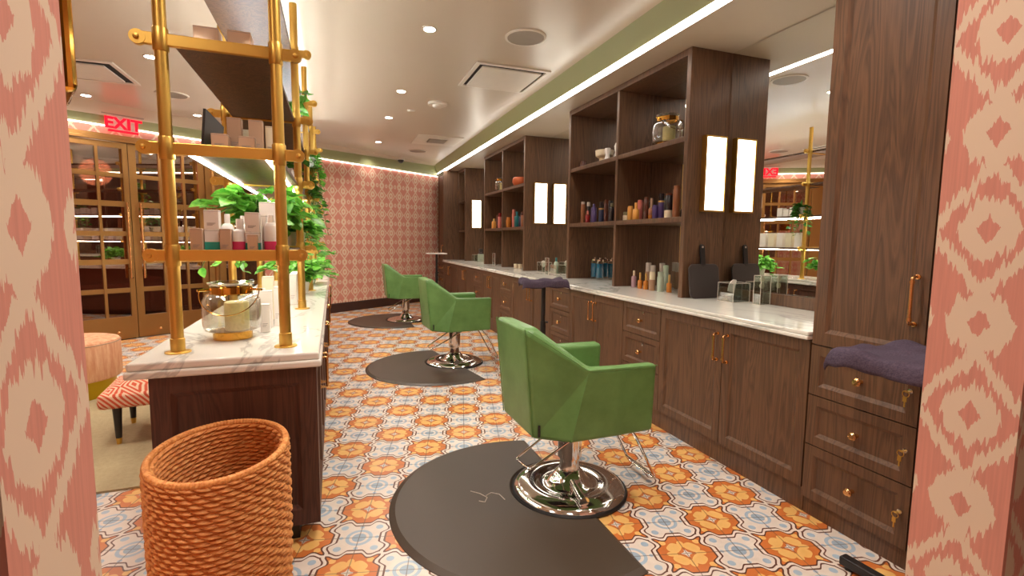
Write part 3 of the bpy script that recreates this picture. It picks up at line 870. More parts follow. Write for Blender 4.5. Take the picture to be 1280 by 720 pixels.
# ------------------------------------------------------------------ small goods
def lantern(cx, cy, z, s, label, clabel):
    t = thing('lantern', label, 'lantern', (cx, cy, z))
    pr = [(.10, .038), (.118, .046), (.125, .07), (.127, .13), (.124, .185), (.108, .212), (.088, .218)]
    part('glass_jar', MB().lathe([(r*s, h*s) for r, h in pr], (0, 0, 0), 36, cap=False), M['jarglass'], t, False)
    part('mouth', MB().lathe([(.084*s, .250*s), (.098*s, .262*s), (.1*s, .27*s), (.092*s, .272*s), (.08*s, .252*s)], (0, 0, 0), 36, cap=False), M['jarglass'], t, False)
    part('collar', MB().lathe([(.089*s, .217*s), (.092*s, .219*s), (.092*s, .249*s), (.088*s, .251*s), (.084*s, .249*s), (.084*s, .218*s)], (0, 0, 0), 36, cap=False), M['pbrass'], t, False)
    part('base', MB().lathe([(.085*s, 0), (.085*s, .034*s), (.1*s, .038*s)], (0, 0, 0), 36), M['pbrass'], t, False)
    arc = [(math.cos(PI*k/20)*.125*s, -.04*s-.10*s*math.sin(PI*k/20), (.232-.105*math.sin(PI*k/20))*s) for k in range(21)]
    h = MB().tube(arc, .0022*s, 6)
    for q in (-1, 1): h.tube([(q*.09*s, 0, .234*s), (q*.135*s, -.03*s, .234*s)], .006*s, 8)
    part('handle', h, M['pbrass'], t, False)
    solo('candle', MB().lathe([(.052*s, 0), (.053*s, .004*s), (.053*s, .132*s), (.048*s, .137*s), (.01*s, .135*s), (0, .135*s)], (cx+.02*s, cy, z+.04*s), 28), M['candle'], clabel, 'candle')
lantern(-.466, 2.66, IT+.001, 1.0, 'big glass lantern with brass collar and wire handle on the marble island', 'speckled cream pillar candle inside the island lantern')
lantern(2.67, 3.56, 2.141, .98, 'glass lantern with gold collar on the top shelf of the near unit', 'cream pillar candle inside the lantern on the near shelf unit')

def carton(x, y, z, w, d, h, mat, label, group=None, rz=0, band=None, prt=True):
    t = thing('carton', label, 'box', (x, y, z+.0005), rz, group)
    part('box', MB().box(-w/2, w/2, -d/2, d/2, 0, h), mat, t, False, bevel=.0015)
    part('lid_seam', MB().box(-w/2-.0004, w/2+.0004, -d/2-.0004, d/2+.0004, h-.006, h-.0045), M['print'], t, False)
    if band: part('colour_band', MB().box(-w/2-.0006, w/2+.0006, -d/2-.0006, d/2+.0006, .001, h*band[1]), band[0], t, False)
    if prt:
        p = MB()
        for k in range(3): p.box(-w*.3, w*(.28-.1*k), -d/2-.0008, -d/2+.001, h*(.3-.05*k), h*(.3-.05*k)+.0022)
        part('print', p, M['print'], t, False)
    return t
def bottle(x, y, z, r, h, mat, cap, label, group=None, kind='round', caph=.25, band=None):
    t = thing('bottle', label, 'bottle', (x, y, z+.0005), 0, group)
    hb = h*(1-caph)
    if kind == 'round': p = [(r*.94, 0), (r, .004), (r, hb*.86), (r*.8, hb*.95), (r*.42, hb)]; rc = r*.45
    elif kind == 'can': p = [(r*.95, 0), (r, .004), (r, hb*.97), (r*.9, hb)]; rc = r*.88
    else: p = [(r*.8, 0), (r*.9, .004), (r, hb*.8), (r, hb)]; rc = r*.8
    part('body', MB().lathe(p, (0, 0, 0), 16), mat, t, False)
    part('cap', MB().lathe([(rc, hb), (rc, h-.003), (rc*.85, h)], (0, 0, 0), 14), cap, t, False)
    if band: part('label_band', MB().lathe([(r*1.02, hb*band[1]), (r*1.02, hb*band[2])], (0, 0, 0), 16), band[0], t, False)
    return t

# near end of the island's lowest shelf: the cartons and bottles seen from the doorway
z = LV[0]+.0125; g = 'products at the near end of the lowest brass shelf'
carton(-.545, 2.44, z, .046, .05, .10, M['tan'], 'small kraft carton at the left end of the lowest brass shelf', g)
carton(-.490, 2.46, z, .056, .05, .097, M['frost'], 'white and teal carton on the lowest brass shelf, below a stacked white one', g, 0, (M['teal'], .45), False)
carton(-.490, 2.46, z+.098, .056, .05, .082, M['white'], 'white carton stacked on the teal-banded carton', g)
carton(-.437, 2.44, z, .042, .05, .10, M['tan'], 'second small kraft carton, right of the teal-banded carton', g)
bottle(-.455, 2.58, z, .026, .17, M['frost'], M['white'], 'plain white bottle behind the stacked white carton', g)
bottle(-.388, 2.47, z, .034, .145, M['frost'], M['white'], 'white bottle with a magenta base, middle of the lowest brass shelf', g, 'round', .3, (M['pink'], .0, .45))
carton(-.335, 2.46, z, .056, .05, .088, M['frost'], 'teal-banded carton under the tall white carton near the right post', g, 0, (M['teal'], .46), False)
carton(-.335, 2.462, z+.089, .056, .05, .085, M['white'], 'tall white carton stacked near the right brass post', g)
carton(-.332, 2.418, z, .038, .03, .076, M['tan'], 'small kraft carton standing before the stacked cartons by the right post', g)
carton(-.293, 2.50, z, .02, .05, .165, M['white'], 'thin white carton between the stacked pair and the magenta bottle', g)
bottle(-.262, 2.46, z, .03, .165, M['frost'], M['white'], 'white bottle with a magenta base beside the right brass post', g, 'round', .2, (M['pink'], .0, .36))
bottle(-.395, 2.60, z, .025, .165, M['frost'], M['white'], 'white pump bottle behind the magenta bottles', g)
# second shelf
z = LV[1]+.0125; g = 'cartons at the near end of the middle brass shelf'
carton(-.438, 2.43, z, .062, .07, .062, M['tan'], 'low tan carton at the left of the middle brass shelf', g)
carton(-.400, 2.53, z, .056, .05, .155, M['tan'], 'tall tan carton behind the left low carton on the middle shelf', g)
carton(-.338, 2.43, z, .062, .05, .060, M['tan'], 'low tan carton at the right of the middle brass shelf', g)
carton(-.315, 2.53, z, .056, .05, .152, M['tan'], 'tall tan carton behind the right low carton on the middle shelf', g)
for k in range(6): carton(-.36+.024*(k % 2)*0-.0, 2.62+.06*k, z, .05, .035, .125, M['cream'], 'cream carton, %s back in the file behind the tall tan cartons' % ORD[k], g, .1)
for k in range(5): carton(-.262, 2.56+.065*k, z, .035, .05, .135-.012*(k % 3), M['cream'], 'narrow cream carton, %s along the right edge of the middle shelf' % ORD[k], g)
sg = thing('sign_board', 'dark board with thin gold lettering leaning on the middle brass shelf', 'sign', (-.505, 2.62, z+.0005), 0)
part('board', MB().add([(-.014, -.17, 0), (-.004, -.17, 0), (.012, -.17, .17), (.002, -.17, .17), (-.014, .2, 0), (-.004, .2, 0), (.012, .2, .17), (.002, .2, .17)],
     [(0, 1, 2, 3), (4, 7, 6, 5), (0, 4, 5, 1), (1, 5, 6, 2), (2, 6, 7, 3), (3, 7, 4, 0)]), M['black'], sg, False)
o = text_mesh('lettering', 'OR', .11, M['gold'], sg, (.006, .02, .05), (PI/2-.094, 0, PI/2), .0015)
solo('bowl', MB().lathe([(.02, 0), (.05, .02), (.062, .06), (.058, .10), (.05, .102), (.052, .06), (.0, .02)], (-.47, 2.86, z), 20), M['black'], 'round black bowl behind the leaning dark board', 'bowl')
# third shelf
z = LV[2]+.0125+.008; g = 'small cartons on the upper brass shelf'
carton(-.475, 2.47, LV[2]+.0125, .09, .09, .075, M['tan'], 'square greyish carton at the left on the upper brass shelf', g)
carton(-.352, 2.46, LV[2]+.0125, .088, .085, .072, M['tan'], 'square greyish carton at the right on the upper brass shelf', g)
# cartons on the island top
g = 'white cartons on the marble island'
for x, y, w, h, nm in [(-.338, 2.79, .042, .145, 'short white carton at the front of the group beside the lantern'), (-.345, 2.93, .05, .20, 'tall white carton behind the short one beside the lantern'),
                   (-.300, 2.98, .03, .215, 'slim tall white carton nearest the front right brass post'), (-.425, 2.96, .045, .215, 'tall white carton just behind the lantern handle'),
                   (-.390, 3.06, .04, .20, 'tall white carton in the middle of the island group'), (-.30, 3.12, .04, .20, 'white carton second from the back of the island group'),
                   (-.29, 3.26, .04, .215, 'white carton at the back of the island group')]:
    carton(x, y, IT, w, .045, h, M['white'], nm, g)
carton(-.37, 3.22, IT, .06, .05, .255, M['cream'], 'tall cream carton at the back of the island group', g)
bottle(-.455, 3.20, IT, .03, .24, M['darkbottle'], M['black'], 'dark bottle behind the lantern on the island', 'dark bottles')
for k in range(5): carton(-.285, 3.90+.075*k, IT, .05, .05, .22, M['white'], 'white carton, %s in the file behind the second right post' % ORD[k], g)
# rows of cartons on the shelves facing the mirror
g = 'white cartons in rows on the far brass shelves'
for b in range(1, 4):
    for k in range(7):
        if b == 1 and k < 1: continue
        y = FY[b]+.14+k*.145
        h = .24-.02*((k*3+b) % 3)
        carton(-.29, y, LV[0]+.0125, .07, .10, h, M['cream'] if k % 2 else M['white'],
               'tall pale carton, %s along the lowest brass shelf in the %s bay' % (ORD[k], ORD[b]), g, 0, None, False)
    for k in range(4):
        y = FY[b]+.16+k*.1
        carton(-.30, y, LV[1]+.0125, .08, .085, .10+.02*(k % 2), M['white'], 'short white carton, %s on the middle brass shelf in the %s bay' % (ORD[k], ORD[b]), g, 0, None, False)
for k in range(4):
    carton(-.30, 2.72+k*.125, LV[0]+.0125, .07, .09, .235-.018*(k % 3), M['cream'] if k % 2 else M['white'], 'tall pale carton, %s along the lowest brass shelf in the first bay' % ORD[k], g, 0, None, False)

# ------------------------------------------------------------------ plants
def leaf_into(mb, p, d, n, L):
    d = d.normalized(); n = (n-d*n.dot(d)); n = n.normalized() if n.length > 1e-4 else Vector((0, 0, 1)); s = d.cross(n)
    W = L*.42
    pts = [(0, 0, 0), (.08, .55, .06), (.38, 1, .10), (.72, .62, .04), (1, 0, -.12), (.72, -.62, .04), (.38, -1, .10), (.08, -.55, .06), (.4, 0, -.02), (.72, 0, -.05)]
    v = [p+d*(a*L)+s*(b*W)+n*(c*L) for a, b, c in pts]
    mb.add(v, [(0, 1, 2, 8), (2, 3, 9, 8), (3, 4, 9), (0, 8, 6, 7), (8, 9, 5, 6), (9, 4, 5)], True)
def plant(name, label, cat, cx, cy, z, nvines, reach, rise, drop, L, mat, seed, pot=True, bias=(0, 0), nleaf=9):
    rnd = random.Random(seed); t = thing(name, label, cat, (cx, cy, z+.001), 0)
    lv, stm = MB(), MB(); hp = .10 if pot else .02
    for k in range(nvines):
        a = rnd.uniform(0, 2*PI); dx, dy = math.cos(a)+bias[0], math.sin(a)+bias[1]
        R = reach*rnd.uniform(.35, 1); up = rise*rnd.uniform(.4, 1); dn = drop*rnd.uniform(.2, 1)
        pts = []
        for i in range(nleaf+1):
            s = i/nleaf
            pts.append(Vector((dx*R*s**.8+rnd.uniform(-.012, .012), dy*R*s**.8+rnd.uniform(-.012, .012), hp+up*math.sin(min(1, s*1.6)*PI/2)-dn*s*s)))
        stm.tube(pts, .0022, 5)
        for i in range(1, nleaf+1):
            q = pts[i]; dirv = Vector((dx+rnd.uniform(-1.1, 1.1), dy+rnd.uniform(-1.1, 1.1), rnd.uniform(-.55, .35)))
            leaf_into(lv, q, dirv, Vector((rnd.uniform(-.7, .7), rnd.uniform(-.7, .7), 1)), L*rnd.uniform(.65, 1.15))
    part('foliage', lv, mat, t, False); part('stems', stm, M['stem'], t, False)
    if pot: part('pot', MB().lathe([(.05, 0), (.068, .10), (.072, .105), (.066, .106), (.06, .09), (0, .088)], (0, 0, 0), 20), M['pot'], t, False)
    return t
plant('potted_pothos', 'bushy bright green pothos on the lowest brass shelf behind the magenta bottles', 'plant', -.40, 3.36, LV[0]+.0125, 30, .30, .26, .10, .11, M['leaf'], 1, True, (.1, -.1))
plant('potted_pothos', 'leafy green pothos spreading over the island top behind the second right post', 'plant', -.27, 4.62, IT, 28, .27, .22, .10, .085, M['leaf'], 2, True, (.02, -.25))
plant('potted_pothos', 'green pothos further along the island top, trailing over its edge', 'plant', -.24, 5.62, IT, 26, .25, .22, .2, .085, M['leaf'], 3, True, (.15, -.1))
plant('potted_pothos', 'green pothos at the far end of the island top', 'plant', -.28, 6.75, IT, 20, .28, .22, .12, .085, M['leaf'], 12, True, (.2, 0))
plant('potted_ivy', 'small bright plant peeking over the upper brass shelf beyond the front posts', 'plant', -.30, 4.2, LV[2]+.0125, 14, .22, .2, .12, .08, M['leaf'], 4, True, (.15, -.3))
plant('trailing_vine', 'trailing green vine hanging at the far end of the brass shelves', 'plant', -.22, 6.05, LV[2]+.0125, 26, .16, .12, .75, .075, M['leaf'], 5, True, (.35, 0), 12)
plant('trailing_vine', 'dark green vine hanging from the middle brass shelf around the third post', 'plant', -.235, 4.95, LV[1]+.0125, 22, .13, .08, .42, .065, M['leafdark'], 6, True, (.3, 0), 11)
plant('trailing_vine', 'dark green vine hanging from the middle brass shelf around the furthest posts', 'plant', -.225, 6.35, LV[1]+.0125, 22, .15, .08, .5, .065, M['leafdark'], 9, True, (.3, 0), 11)
plant('trailing_vine', 'light green vine trailing below the lowest brass shelf around the second right post', 'plant', -.25, 3.78, LV[0]+.0125, 16, .17, .12, .28, .075, M['leaf'], 10, True, (.35, .1), 10)
plant('potted_pothos', 'bushy green pothos on the middle brass shelf in the second bay', 'plant', -.42, 4.45, LV[1]+.0125, 24, .26, .22, .15, .085, M['leafdark'], 11, True, (0, 0))
plant('trailing_vine', 'thin sprig curling below the near end of the lowest brass shelf', 'plant', -.50, 2.80, LV[0]+.0125, 6, .12, .04, .17, .06, M['leaf'], 14, False, (-.1, -.2), 6)

# ------------------------------------------------------------------ goods on the styling counter and its shelves
g = 'hair product bottles on the near shelf unit'; z = 1.541
for x, y, r, h, mt, cp, kd, ch_, nm, bd in [
    (2.60, 4.893, .024, .235, 'copper', 'greyc', 'can', .12, 'slim copper spray can at the left end of the near unit', None),
    (2.62, 4.803, .02, .225, 'darkbottle', 'greyc', 'can', .2, 'slim dark spray can with a grey top, second from the left', None),
    (2.58, 4.745, .026, .128, 'red', 'rose', 'round', .3, 'short dark red bottle in the left bay', None),
    (2.60, 4.650, .03, .195, 'purple', 'purple', 'round', .15, 'speckled purple bottle in the left bay', None),
    (2.57, 4.585, .024, .125, 'purple', 'purple', 'can', .12, 'short purple tube in the left bay', None),
    (2.62, 4.526, .028, .21, 'navy', 'darkbottle', 'can', .3, 'navy can with a gold band in the left bay', ('goldcap', .88, .99)),
    (2.62, 4.430, .024, .225, 'brown', 'brown', 'can', .2, 'slim red-brown can in the left bay', None),
    (2.63, 4.365, .024, .21, 'darkbottle', 'black', 'can', .2, 'slim black can beside the red-brown can', None),
    (2.60, 4.290, .03, .18, 'darkbottle', 'olive', 'round', .2, 'black bottle by the middle partition', None),
    (2.59, 4.015, .032, .08, 'ivory', 'olive', 'can', .4, 'short white jar with an olive lid in the right bay', None),
    (2.60, 3.965, .026, .132, 'yellow', 'yellow', 'can', .08, 'short orange-yellow tube beside the white jar', None),
    (2.66, 3.899, .026, .185, 'rose', 'rose', 'tube', .1, 'pink tube behind the yellow bottles', None),
    (2.58, 3.845, .030, .155, 'yellow', 'yellow', 'round', .35, 'orange-yellow pump bottle in the right bay', None),
    (2.68, 3.790, .024, .16, 'navy', 'darkbottle', 'round', .3, 'dark blue bottle behind the yellow pump bottle', None),
    (2.61, 3.731, .024, .195, 'brown', 'brown', 'can', .1, 'slim brown can in the right bay', None),
    (2.60, 3.640, .026, .18, 'copper', 'taupe', 'round', .45, 'taupe bottle with an amber base in the right bay', ('amber', 0, .35)),
    (2.67, 3.590, .03, .175, 'tealb', 'tealb', 'tube', .1, 'teal tube behind the taupe bottle', None),
    (2.61, 3.520, .026, .21, 'purple', 'darkbottle', 'can', .28, 'purple can with a gold band in the right bay', ('goldcap', .9, .99)),
    (2.57, 3.548, .023, .115, 'purple', 'purple', 'can', .1, 'short purple bottle before the gold-banded can', None),
    (2.61, 3.420, .034, .205, 'darkbottle', 'brown', 'can', .1, 'wide dark brown canister with a cream base', ('ivory', 0, .35)),
    (2.60, 3.310, .030, .255, 'copper', 'copper', 'can', .1, 'tall copper canister at the right end of the near unit', None)]:
    bottle(x, y, z, r, h, M[mt], M[cp], nm, g, kd, ch_, (M[bd[0]], bd[1], bd[2]) if bd else None)
z = 2.141
solo('jar', MB().lathe([(.036, 0), (.04, .004), (.04, .06), (.036, .07), (.036, .085), (0, .086)], (2.62, 4.95, z), 18), M['brown'], 'small brown glass jar at the left on the top shelf', 'jar')
solo('bowl', MB().lathe([(.045, 0), (.05, .004), (.055, .05), (.09, .075), (.095, .13), (.088, .13), (.08, .08), (.0, .06)], (2.64, 4.53, z), 28), M['ivory'], 'cream footed bowl on the top shelf of the near unit', 'bowl')
solo('vase', MB().lathe([(.03, 0), (.036, .01), (.022, .06), (.034, .10), (.028, .13), (0, .131)], (2.60, 4.40, z), 20), M['white'], 'small white waisted vase beside the cream bowl', 'vase')
solo('vase', MB().lathe([(.036, 0), (.042, .02), (.026, .08), (.036, .14), (.024, .17), (0, .171)], (2.66, 4.31, z), 20), M['white'], 'taller white waisted vase by the partition on the top shelf', 'vase')
# blue disinfectant jars
for x, y, nm in ((2.80, 4.955, 'blue glass jar with a chrome lid, left one beside the near unit panel'), (2.79, 4.82, 'blue glass jar with a chrome lid on the counter, right one of the pair')):
    t = thing('disinfectant_jar', nm, 'jar', (x, y, ZT+.0005), 0, 'blue glass jars on the counter')
    part('glass', MB().lathe([(.043, 0), (.045, .004), (.045, .215)], (0, 0, 0), 24), M['glass'], t, False)
    part('liquid', MB().lathe([(.040, .02), (.041, .022), (.041, .175), (0, .176)], (0, 0, 0), 24), M['blueliq'], t, False)
    part('lid', MB().lathe([(.047, .205), (.047, .222), (.04, .226), (.012, .228), (.012, .24), (0, .241)], (0, 0, 0), 24), M['chrome'], t, False)
# bottle cluster below the right bay of the near unit
g = 'care bottles clustered on the counter under the near shelf unit'
for x, y, r, h, mt, cp, kd, ch_, nm in [
    (2.64, 3.93, .023, .155, 'lilac', 'ivory', 'round', .3, 'mauve mist bottle with a pale cap, left of the cluster'),
    (2.62, 3.80, .022, .145, 'amber', 'goldcap', 'round', .45, 'first amber dropper bottle from the left in the cluster'),
    (2.63, 3.725, .022, .145, 'amber', 'goldcap', 'round', .45, 'second amber dropper bottle from the left in the cluster'),
    (2.72, 3.82, .028, .235, 'taupe', 'greyc', 'can', .35, 'tall taupe bottle with a grey cap at the back left of the cluster'),
    (2.70, 3.725, .026, .215, 'taupe', 'greyc', 'can', .35, 'tall taupe bottle behind the amber droppers'),
    (2.78, 3.70, .028, .235, 'taupe', 'greyc', 'can', .35, 'tall taupe bottle furthest back in the cluster'),
    (2.62, 3.62, .028, .165, 'taupe', 'ivory', 'can', .42, 'short taupe bottle with an ivory cap at the front of the cluster'),
    (2.76, 3.62, .026, .22, 'sage', 'sage', 'can', .3, 'tall pale sage bottle at the back of the cluster'),
    (2.64, 3.53, .028, .17, 'sage', 'sage', 'can', .25, 'short pale sage bottle near the right of the cluster'),
    (2.67, 3.45, .022, .15, 'amber', 'goldcap', 'round', .45, 'amber dropper bottle at the right end of the cluster')]:
    bottle(x, y, ZT, r, h, M[mt], M[cp], nm, g, kd, ch_)
# paddle mirror leaning on the side of the near unit
pm = thing('hand_mirror', 'charcoal square paddle mirror leaning on the side of the near shelf unit', 'hand mirror', (2.66, 3.012, ZT+.001))
def rrect(hx, hz, r, n=6):
    pts = []
    for cx, cz, a0 in ((hx-r, hz-r, 0), (-hx+r, hz-r, 90), (-hx+r, -hz+r, 180), (hx-r, -hz+r, 270)):
        for k in range(n+1): a = math.radians(a0+90*k/n); pts.append((cx+r*math.cos(a), cz+r*math.sin(a)))
    return pts
def slab(pts, th, fn):
    n = len(pts); v = [fn(a, b, 0) for a, b in pts]+[fn(a, b, th) for a, b in pts]
    return MB().add(v, [tuple(range(n)), tuple(range(2*n-1, n-1, -1))]+[(i, (i+1) % n, n+(i+1) % n, n+i) for i in range(n)])
lean = lambda a, b, d: (a, -.012+d+(b)*.13, b)
part('plate', slab([(a, b+.13) for a, b in rrect(.14, .13, .045)], .014, lean), M['darkgrey'], pm, False, bevel=.003)
part('handle', slab([(a-.005, b+.325) for a, b in rrect(.022, .085, .02)], .014, lean), M['black'], pm, False, bevel=.003)
hl = MB().lathe([(.008, 0), (.008, .004)], (0, 0, 0), 12); hl.map(lambda p: (-.005+p[0], lean(0, .39, 0)[1]-.001-p[2]*.3, .39+p[1])); part('hang_hole', hl, M['greyc'], pm, False)

def acrylic_box(cx, cy, hx, hy, h, label, name='acrylic_organizer', z=ZT, rz=0, shelves=()):
    t = thing(name, label, 'organizer', (cx, cy, z+.0008), rz); w = .004
    b = MB(); b.box(-hx, hx, -hy, -hy+w, 0, h); b.box(-hx, hx, hy-w, hy, 0, h); b.box(-hx, -hx+w, -hy+w, hy-w, 0, h); b.box(hx-w, hx, -hy+w, hy-w, 0, h)
    b.box(-hx+w, hx-w, -hy+w, hy-w, 0, w)
    for s in shelves: b.box(-hx+w, hx-w, -hy+w, hy-w, s, s+w)
    part('panels', b, M['acrylic'], t, False)
    e = MB(); q = .0013
    for z_ in (0, h):
        for s in (-1, 1):
            e.box(-hx, hx, s*hy-q, s*hy+q, z_-q*0, z_+2*q); e.box(s*hx-q, s*hx+q, -hy, hy, z_, z_+2*q)
    for sx in (-1, 1):
        for sy in (-1, 1): e.box(sx*hx-q, sx*hx+q, sy*hy-q, sy*hy+q, 0, h)
    part('edges', e, M['acryl_edge'], t, False); return t
acrylic_box(2.735, 2.80, .075, .075, .135, 'low clear acrylic organizer holding a white paper fan by the paddle mirror', shelves=(.05,))
solo('paper_fan', slab([(0, 0)] + [(.055*math.cos(math.radians(a)), .10*math.sin(math.radians(a))) for a in range(70, 171, 10)], .01, lambda a, b, d: (2.73+a, 2.79+d, .98+b)), M['white'], 'white paper fan standing up in the low acrylic organizer', 'paper')
for k, yy in enumerate((2.75, 2.80)):
    solo('dotted_box', MB().box(2.70, 2.735, yy-.02, yy+.02, ZT+.0065, ZT+.046), M['darkgrey'], 'tiny dark box inside the low acrylic organizer, %s one' % ('near' if k == 0 else 'far'), 'box', 'tiny dark boxes', bevel=.002)
acrylic_box(2.79, 2.60, .045, .03, .20, 'tall clear acrylic box holding two pale discs before the near mirror')
for k in range(2):
    d = MB().lathe([(.02, 0), (.02, .008), (0, .009)], (0, 0, 0), 16); d.map(lambda p: (2.79+p[0], 2.60+p[2], 1.05+k*.045+p[1]))
    solo('disc', d, M['cream'], '%s pale disc in the tall acrylic box' % ('lower' if k == 0 else 'upper'), 'disc')
# middle station
acrylic_box(2.70, 6.15, .07, .09, .13, 'clear acrylic organizer before the mirror beyond the near shelf unit', shelves=(.06,))
solo('paper_fan', slab([(0, 0)] + [(.05*math.cos(math.radians(a)), .09*math.sin(math.radians(a))) for a in range(20, 161, 20)], .01, lambda a, b, d: (2.69+a, 6.16+d, .985+b)), M['white'], 'white paper fan in the organizer at the middle station', 'paper')
acrylic_box(2.74, 5.80, .07, .09, .11, 'low clear acrylic tray with a green bottle at the middle station')
bottle(2.73, 5.84, ZT+.006, .03, .20, M['sage'], M['tealb'], 'green glass bottle in the acrylic tray at the middle station')
acrylic_box(2.50, 5.62, .002, .055, .21, 'thin upright clear acrylic stand on the counter beside the near shelf unit')
# goods on the middle unit
g = 'hair product bottles on the middle shelf unit'; z = 1.541
for x, y, r, h, mt, cp, kd, nm in [(2.62, 8.20, .022, .12, 'red', 'red', 'can', 'small dark red bottle at the left end of the middle unit'), (2.60, 8.10, .042, .17, 'yellow', 'goldcap', 'round', 'orange-yellow bottle in the left bay of the middle unit'),
    (2.62, 7.95, .034, .23, 'brown', 'brown', 'can', 'brown can in the left bay of the middle unit'), (2.60, 7.79, .03, .25, 'rose', 'red', 'can', 'rosy red can in the left bay of the middle unit'),
    (2.60, 7.49, .055, .15, 'ivory', 'black', 'can', 'wide ivory jar with a dark lid in the middle unit'), (2.58, 7.30, .04, .16, 'amber', 'amber', 'tube', 'amber tube in the right bay of the middle unit'),
    (2.64, 7.23, .03, .28, 'rose', 'rose', 'tube', 'tall coral tube in the right bay of the middle unit'), (2.60, 6.98, .04, .23, 'tealb', 'tealb', 'round', 'teal bottle in the right bay of the middle unit'),
    (2.62, 6.86, .035, .2, 'navy', 'darkbottle', 'round', 'dark blue bottle in the right bay of the middle unit'), (2.60, 6.72, .035, .22, 'copper', 'brown', 'can', 'copper can at the right end of the middle unit')]:
    bottle(x, y, z, r, h, M[mt], M[cp], nm, g, kd)
z = 2.141
lantern(2.66, 7.9, z, .85, 'small glass lantern on the top shelf of the middle unit', 'pillar candle inside the middle unit lantern')
solo('pot', MB().lathe([(.06, 0), (.10, .02), (.125, .07), (.12, .12), (.10, .14), (.09, .138), (.11, .1), (0, .03)], (2.66, 7.0, z), 28), M['terra'], 'round orange terracotta pot on the top shelf of the middle unit', 'pot')
acrylic_box(2.56, 7.98, .002, .06, .2, 'thin upright clear acrylic stand below the middle shelf unit')
vz = solo('vase', MB().lathe([(.03, 0), (.05, .04), (.055, .10), (.045, .15), (.05, .17), (0, .171)], (2.72, 7.72, ZT+.0005), 20), M['goldcap'], 'gold vase on the counter below the middle shelf unit', 'vase')
solo('paper_fan', slab([(0, 0)] + [(.10*math.cos(math.radians(a)), .16*math.sin(math.radians(a))) for a in range(60, 141, 10)], .01, lambda a, b, d: (2.72+a, 7.72+d, ZT+.175+b)), M['white'], 'white fan standing in the gold vase', 'paper')
for k, (x, y) in enumerate(((2.62, 7.06), (2.66, 6.98))):
    solo('jar', MB().lathe([(.028, 0), (.03, .003), (.03, .045), (.032, .046), (.032, .065), (0, .066)], (x, y, ZT+.0005), 16), M['ivory'], '%s small ivory jar on the counter below the middle unit' % ('left' if k == 0 else 'right'), 'jar', 'small ivory jars')
# far station
fm = thing('picture_frame', 'silver picture frame leaning on the far shelf unit', 'picture frame', (2.60, 9.93, 2.141))
fnl = lambda a, b, d: (-.02+d+b*.2, a, b)
part('frame', slab([(-.09, 0), (.09, 0), (.09, .26), (-.09, .26)], .015, fnl), M['chrome'], fm, False, bevel=.003)
part('picture', slab([(-.07, .02), (.07, .02), (.07, .24), (-.07, .24)], .002, lambda a, b, d: (-.023+d+b*.2, a, b)), M['greyc'], fm, False)
bottle(2.6, 9.95, 1.541, .04, .16, M['greyc'], M['black'], 'grey jar with a dark lid on the far shelf unit', None, 'can')
acrylic_box(2.66, 9.45, .06, .07, .13, 'clear acrylic organizer at the far station')
carton(2.70, 9.25, ZT, .10, .09, .15, M['sage'], 'pale green box at the far station')
carton(2.70, 9.25, ZT+.152, .07, .07, .10, M['darkgrey'], 'small dark box on top of the pale green box')

# ------------------------------------------------------------------ seating area on the left
solo('rug', MB().prism([(-.70, 3.06), (-3.2, 3.02), (-3.2, 5.35), (-.70, 5.3)], .0005, .012), M['rug'], 'sand-coloured woven rug on the left under the seats', 'rug')
ot = thing('ottoman', 'round blush drum ottoman with a gold base by the glazed doors', 'ottoman', (-2.10, 5.05, .012))
part('cushion', MB().lathe([(.335, .15), (.345, .165), (.345, .44), (.335, .465), (.30, .475), (0, .48)], (0, 0, 0), 40), M['ottoman'], ot, False)
part('piping', MB().tube([(.343*math.cos(k*PI/24), .343*math.sin(k*PI/24), .448) for k in range(48)], .004, 6, True), M['taupe'], ot, False)
part('base', MB().lathe([(.30, 0), (.30, .15)], (0, 0, 0), 40), M['gold'], ot, False)
bn = thing('accent_bench', 'low armless seat in red and cream maze fabric with black brass-tipped legs', 'chair', (-1.08, 3.98, .012), .12)
part('seat', MB().box(-.37, .36, -.27, .27, .245, .345), M['maze'], bn, False, bevel=.03, seg=3)
cu = MB(); n = 14; vs = []
for i in range(n+1):
    for j in range(n+1):
        s, t_ = i/n*2-1, j/n*2-1; h = .085*(1-s**4)*(1-t_**4)+.0
        vs.append((s*.355, t_*.255, .335+h))
cu.add(vs, [(i*(n+1)+j, (i+1)*(n+1)+j, (i+1)*(n+1)+j+1, i*(n+1)+j+1) for i in range(n) for j in range(n)], True)
part('cushion', cu, M['maze'], bn, False)
for x in (-.28, .28):
    for y in (-.2, .2):
        l = part('leg', MB().lathe([(.017, .04), (.027, .25)], (x, y, 0), 14), M['black'], bn, False)
        part('brass_tip', MB().lathe([(.014, 0), (.0175, .04)], (x, y, 0), 14), M['brass'], l, False)

# brass lantern box hanging behind the left of the doorway
pd = thing('pendant', 'polished brass box pendant hanging behind the left edge of the doorway', 'pendant lamp', (-.778, 1.68, 1.72), .45)
pp = MB().box(-.125, .125, -.125, .125, 0, .62)
part('shade', pp, M['pbrass'], pd, False, bevel=.02, seg=3)
part('rod', MB().cyl((0, 0, 0), .012, .62, ZC-1.725, 10), M['pbrass'], pd, False)

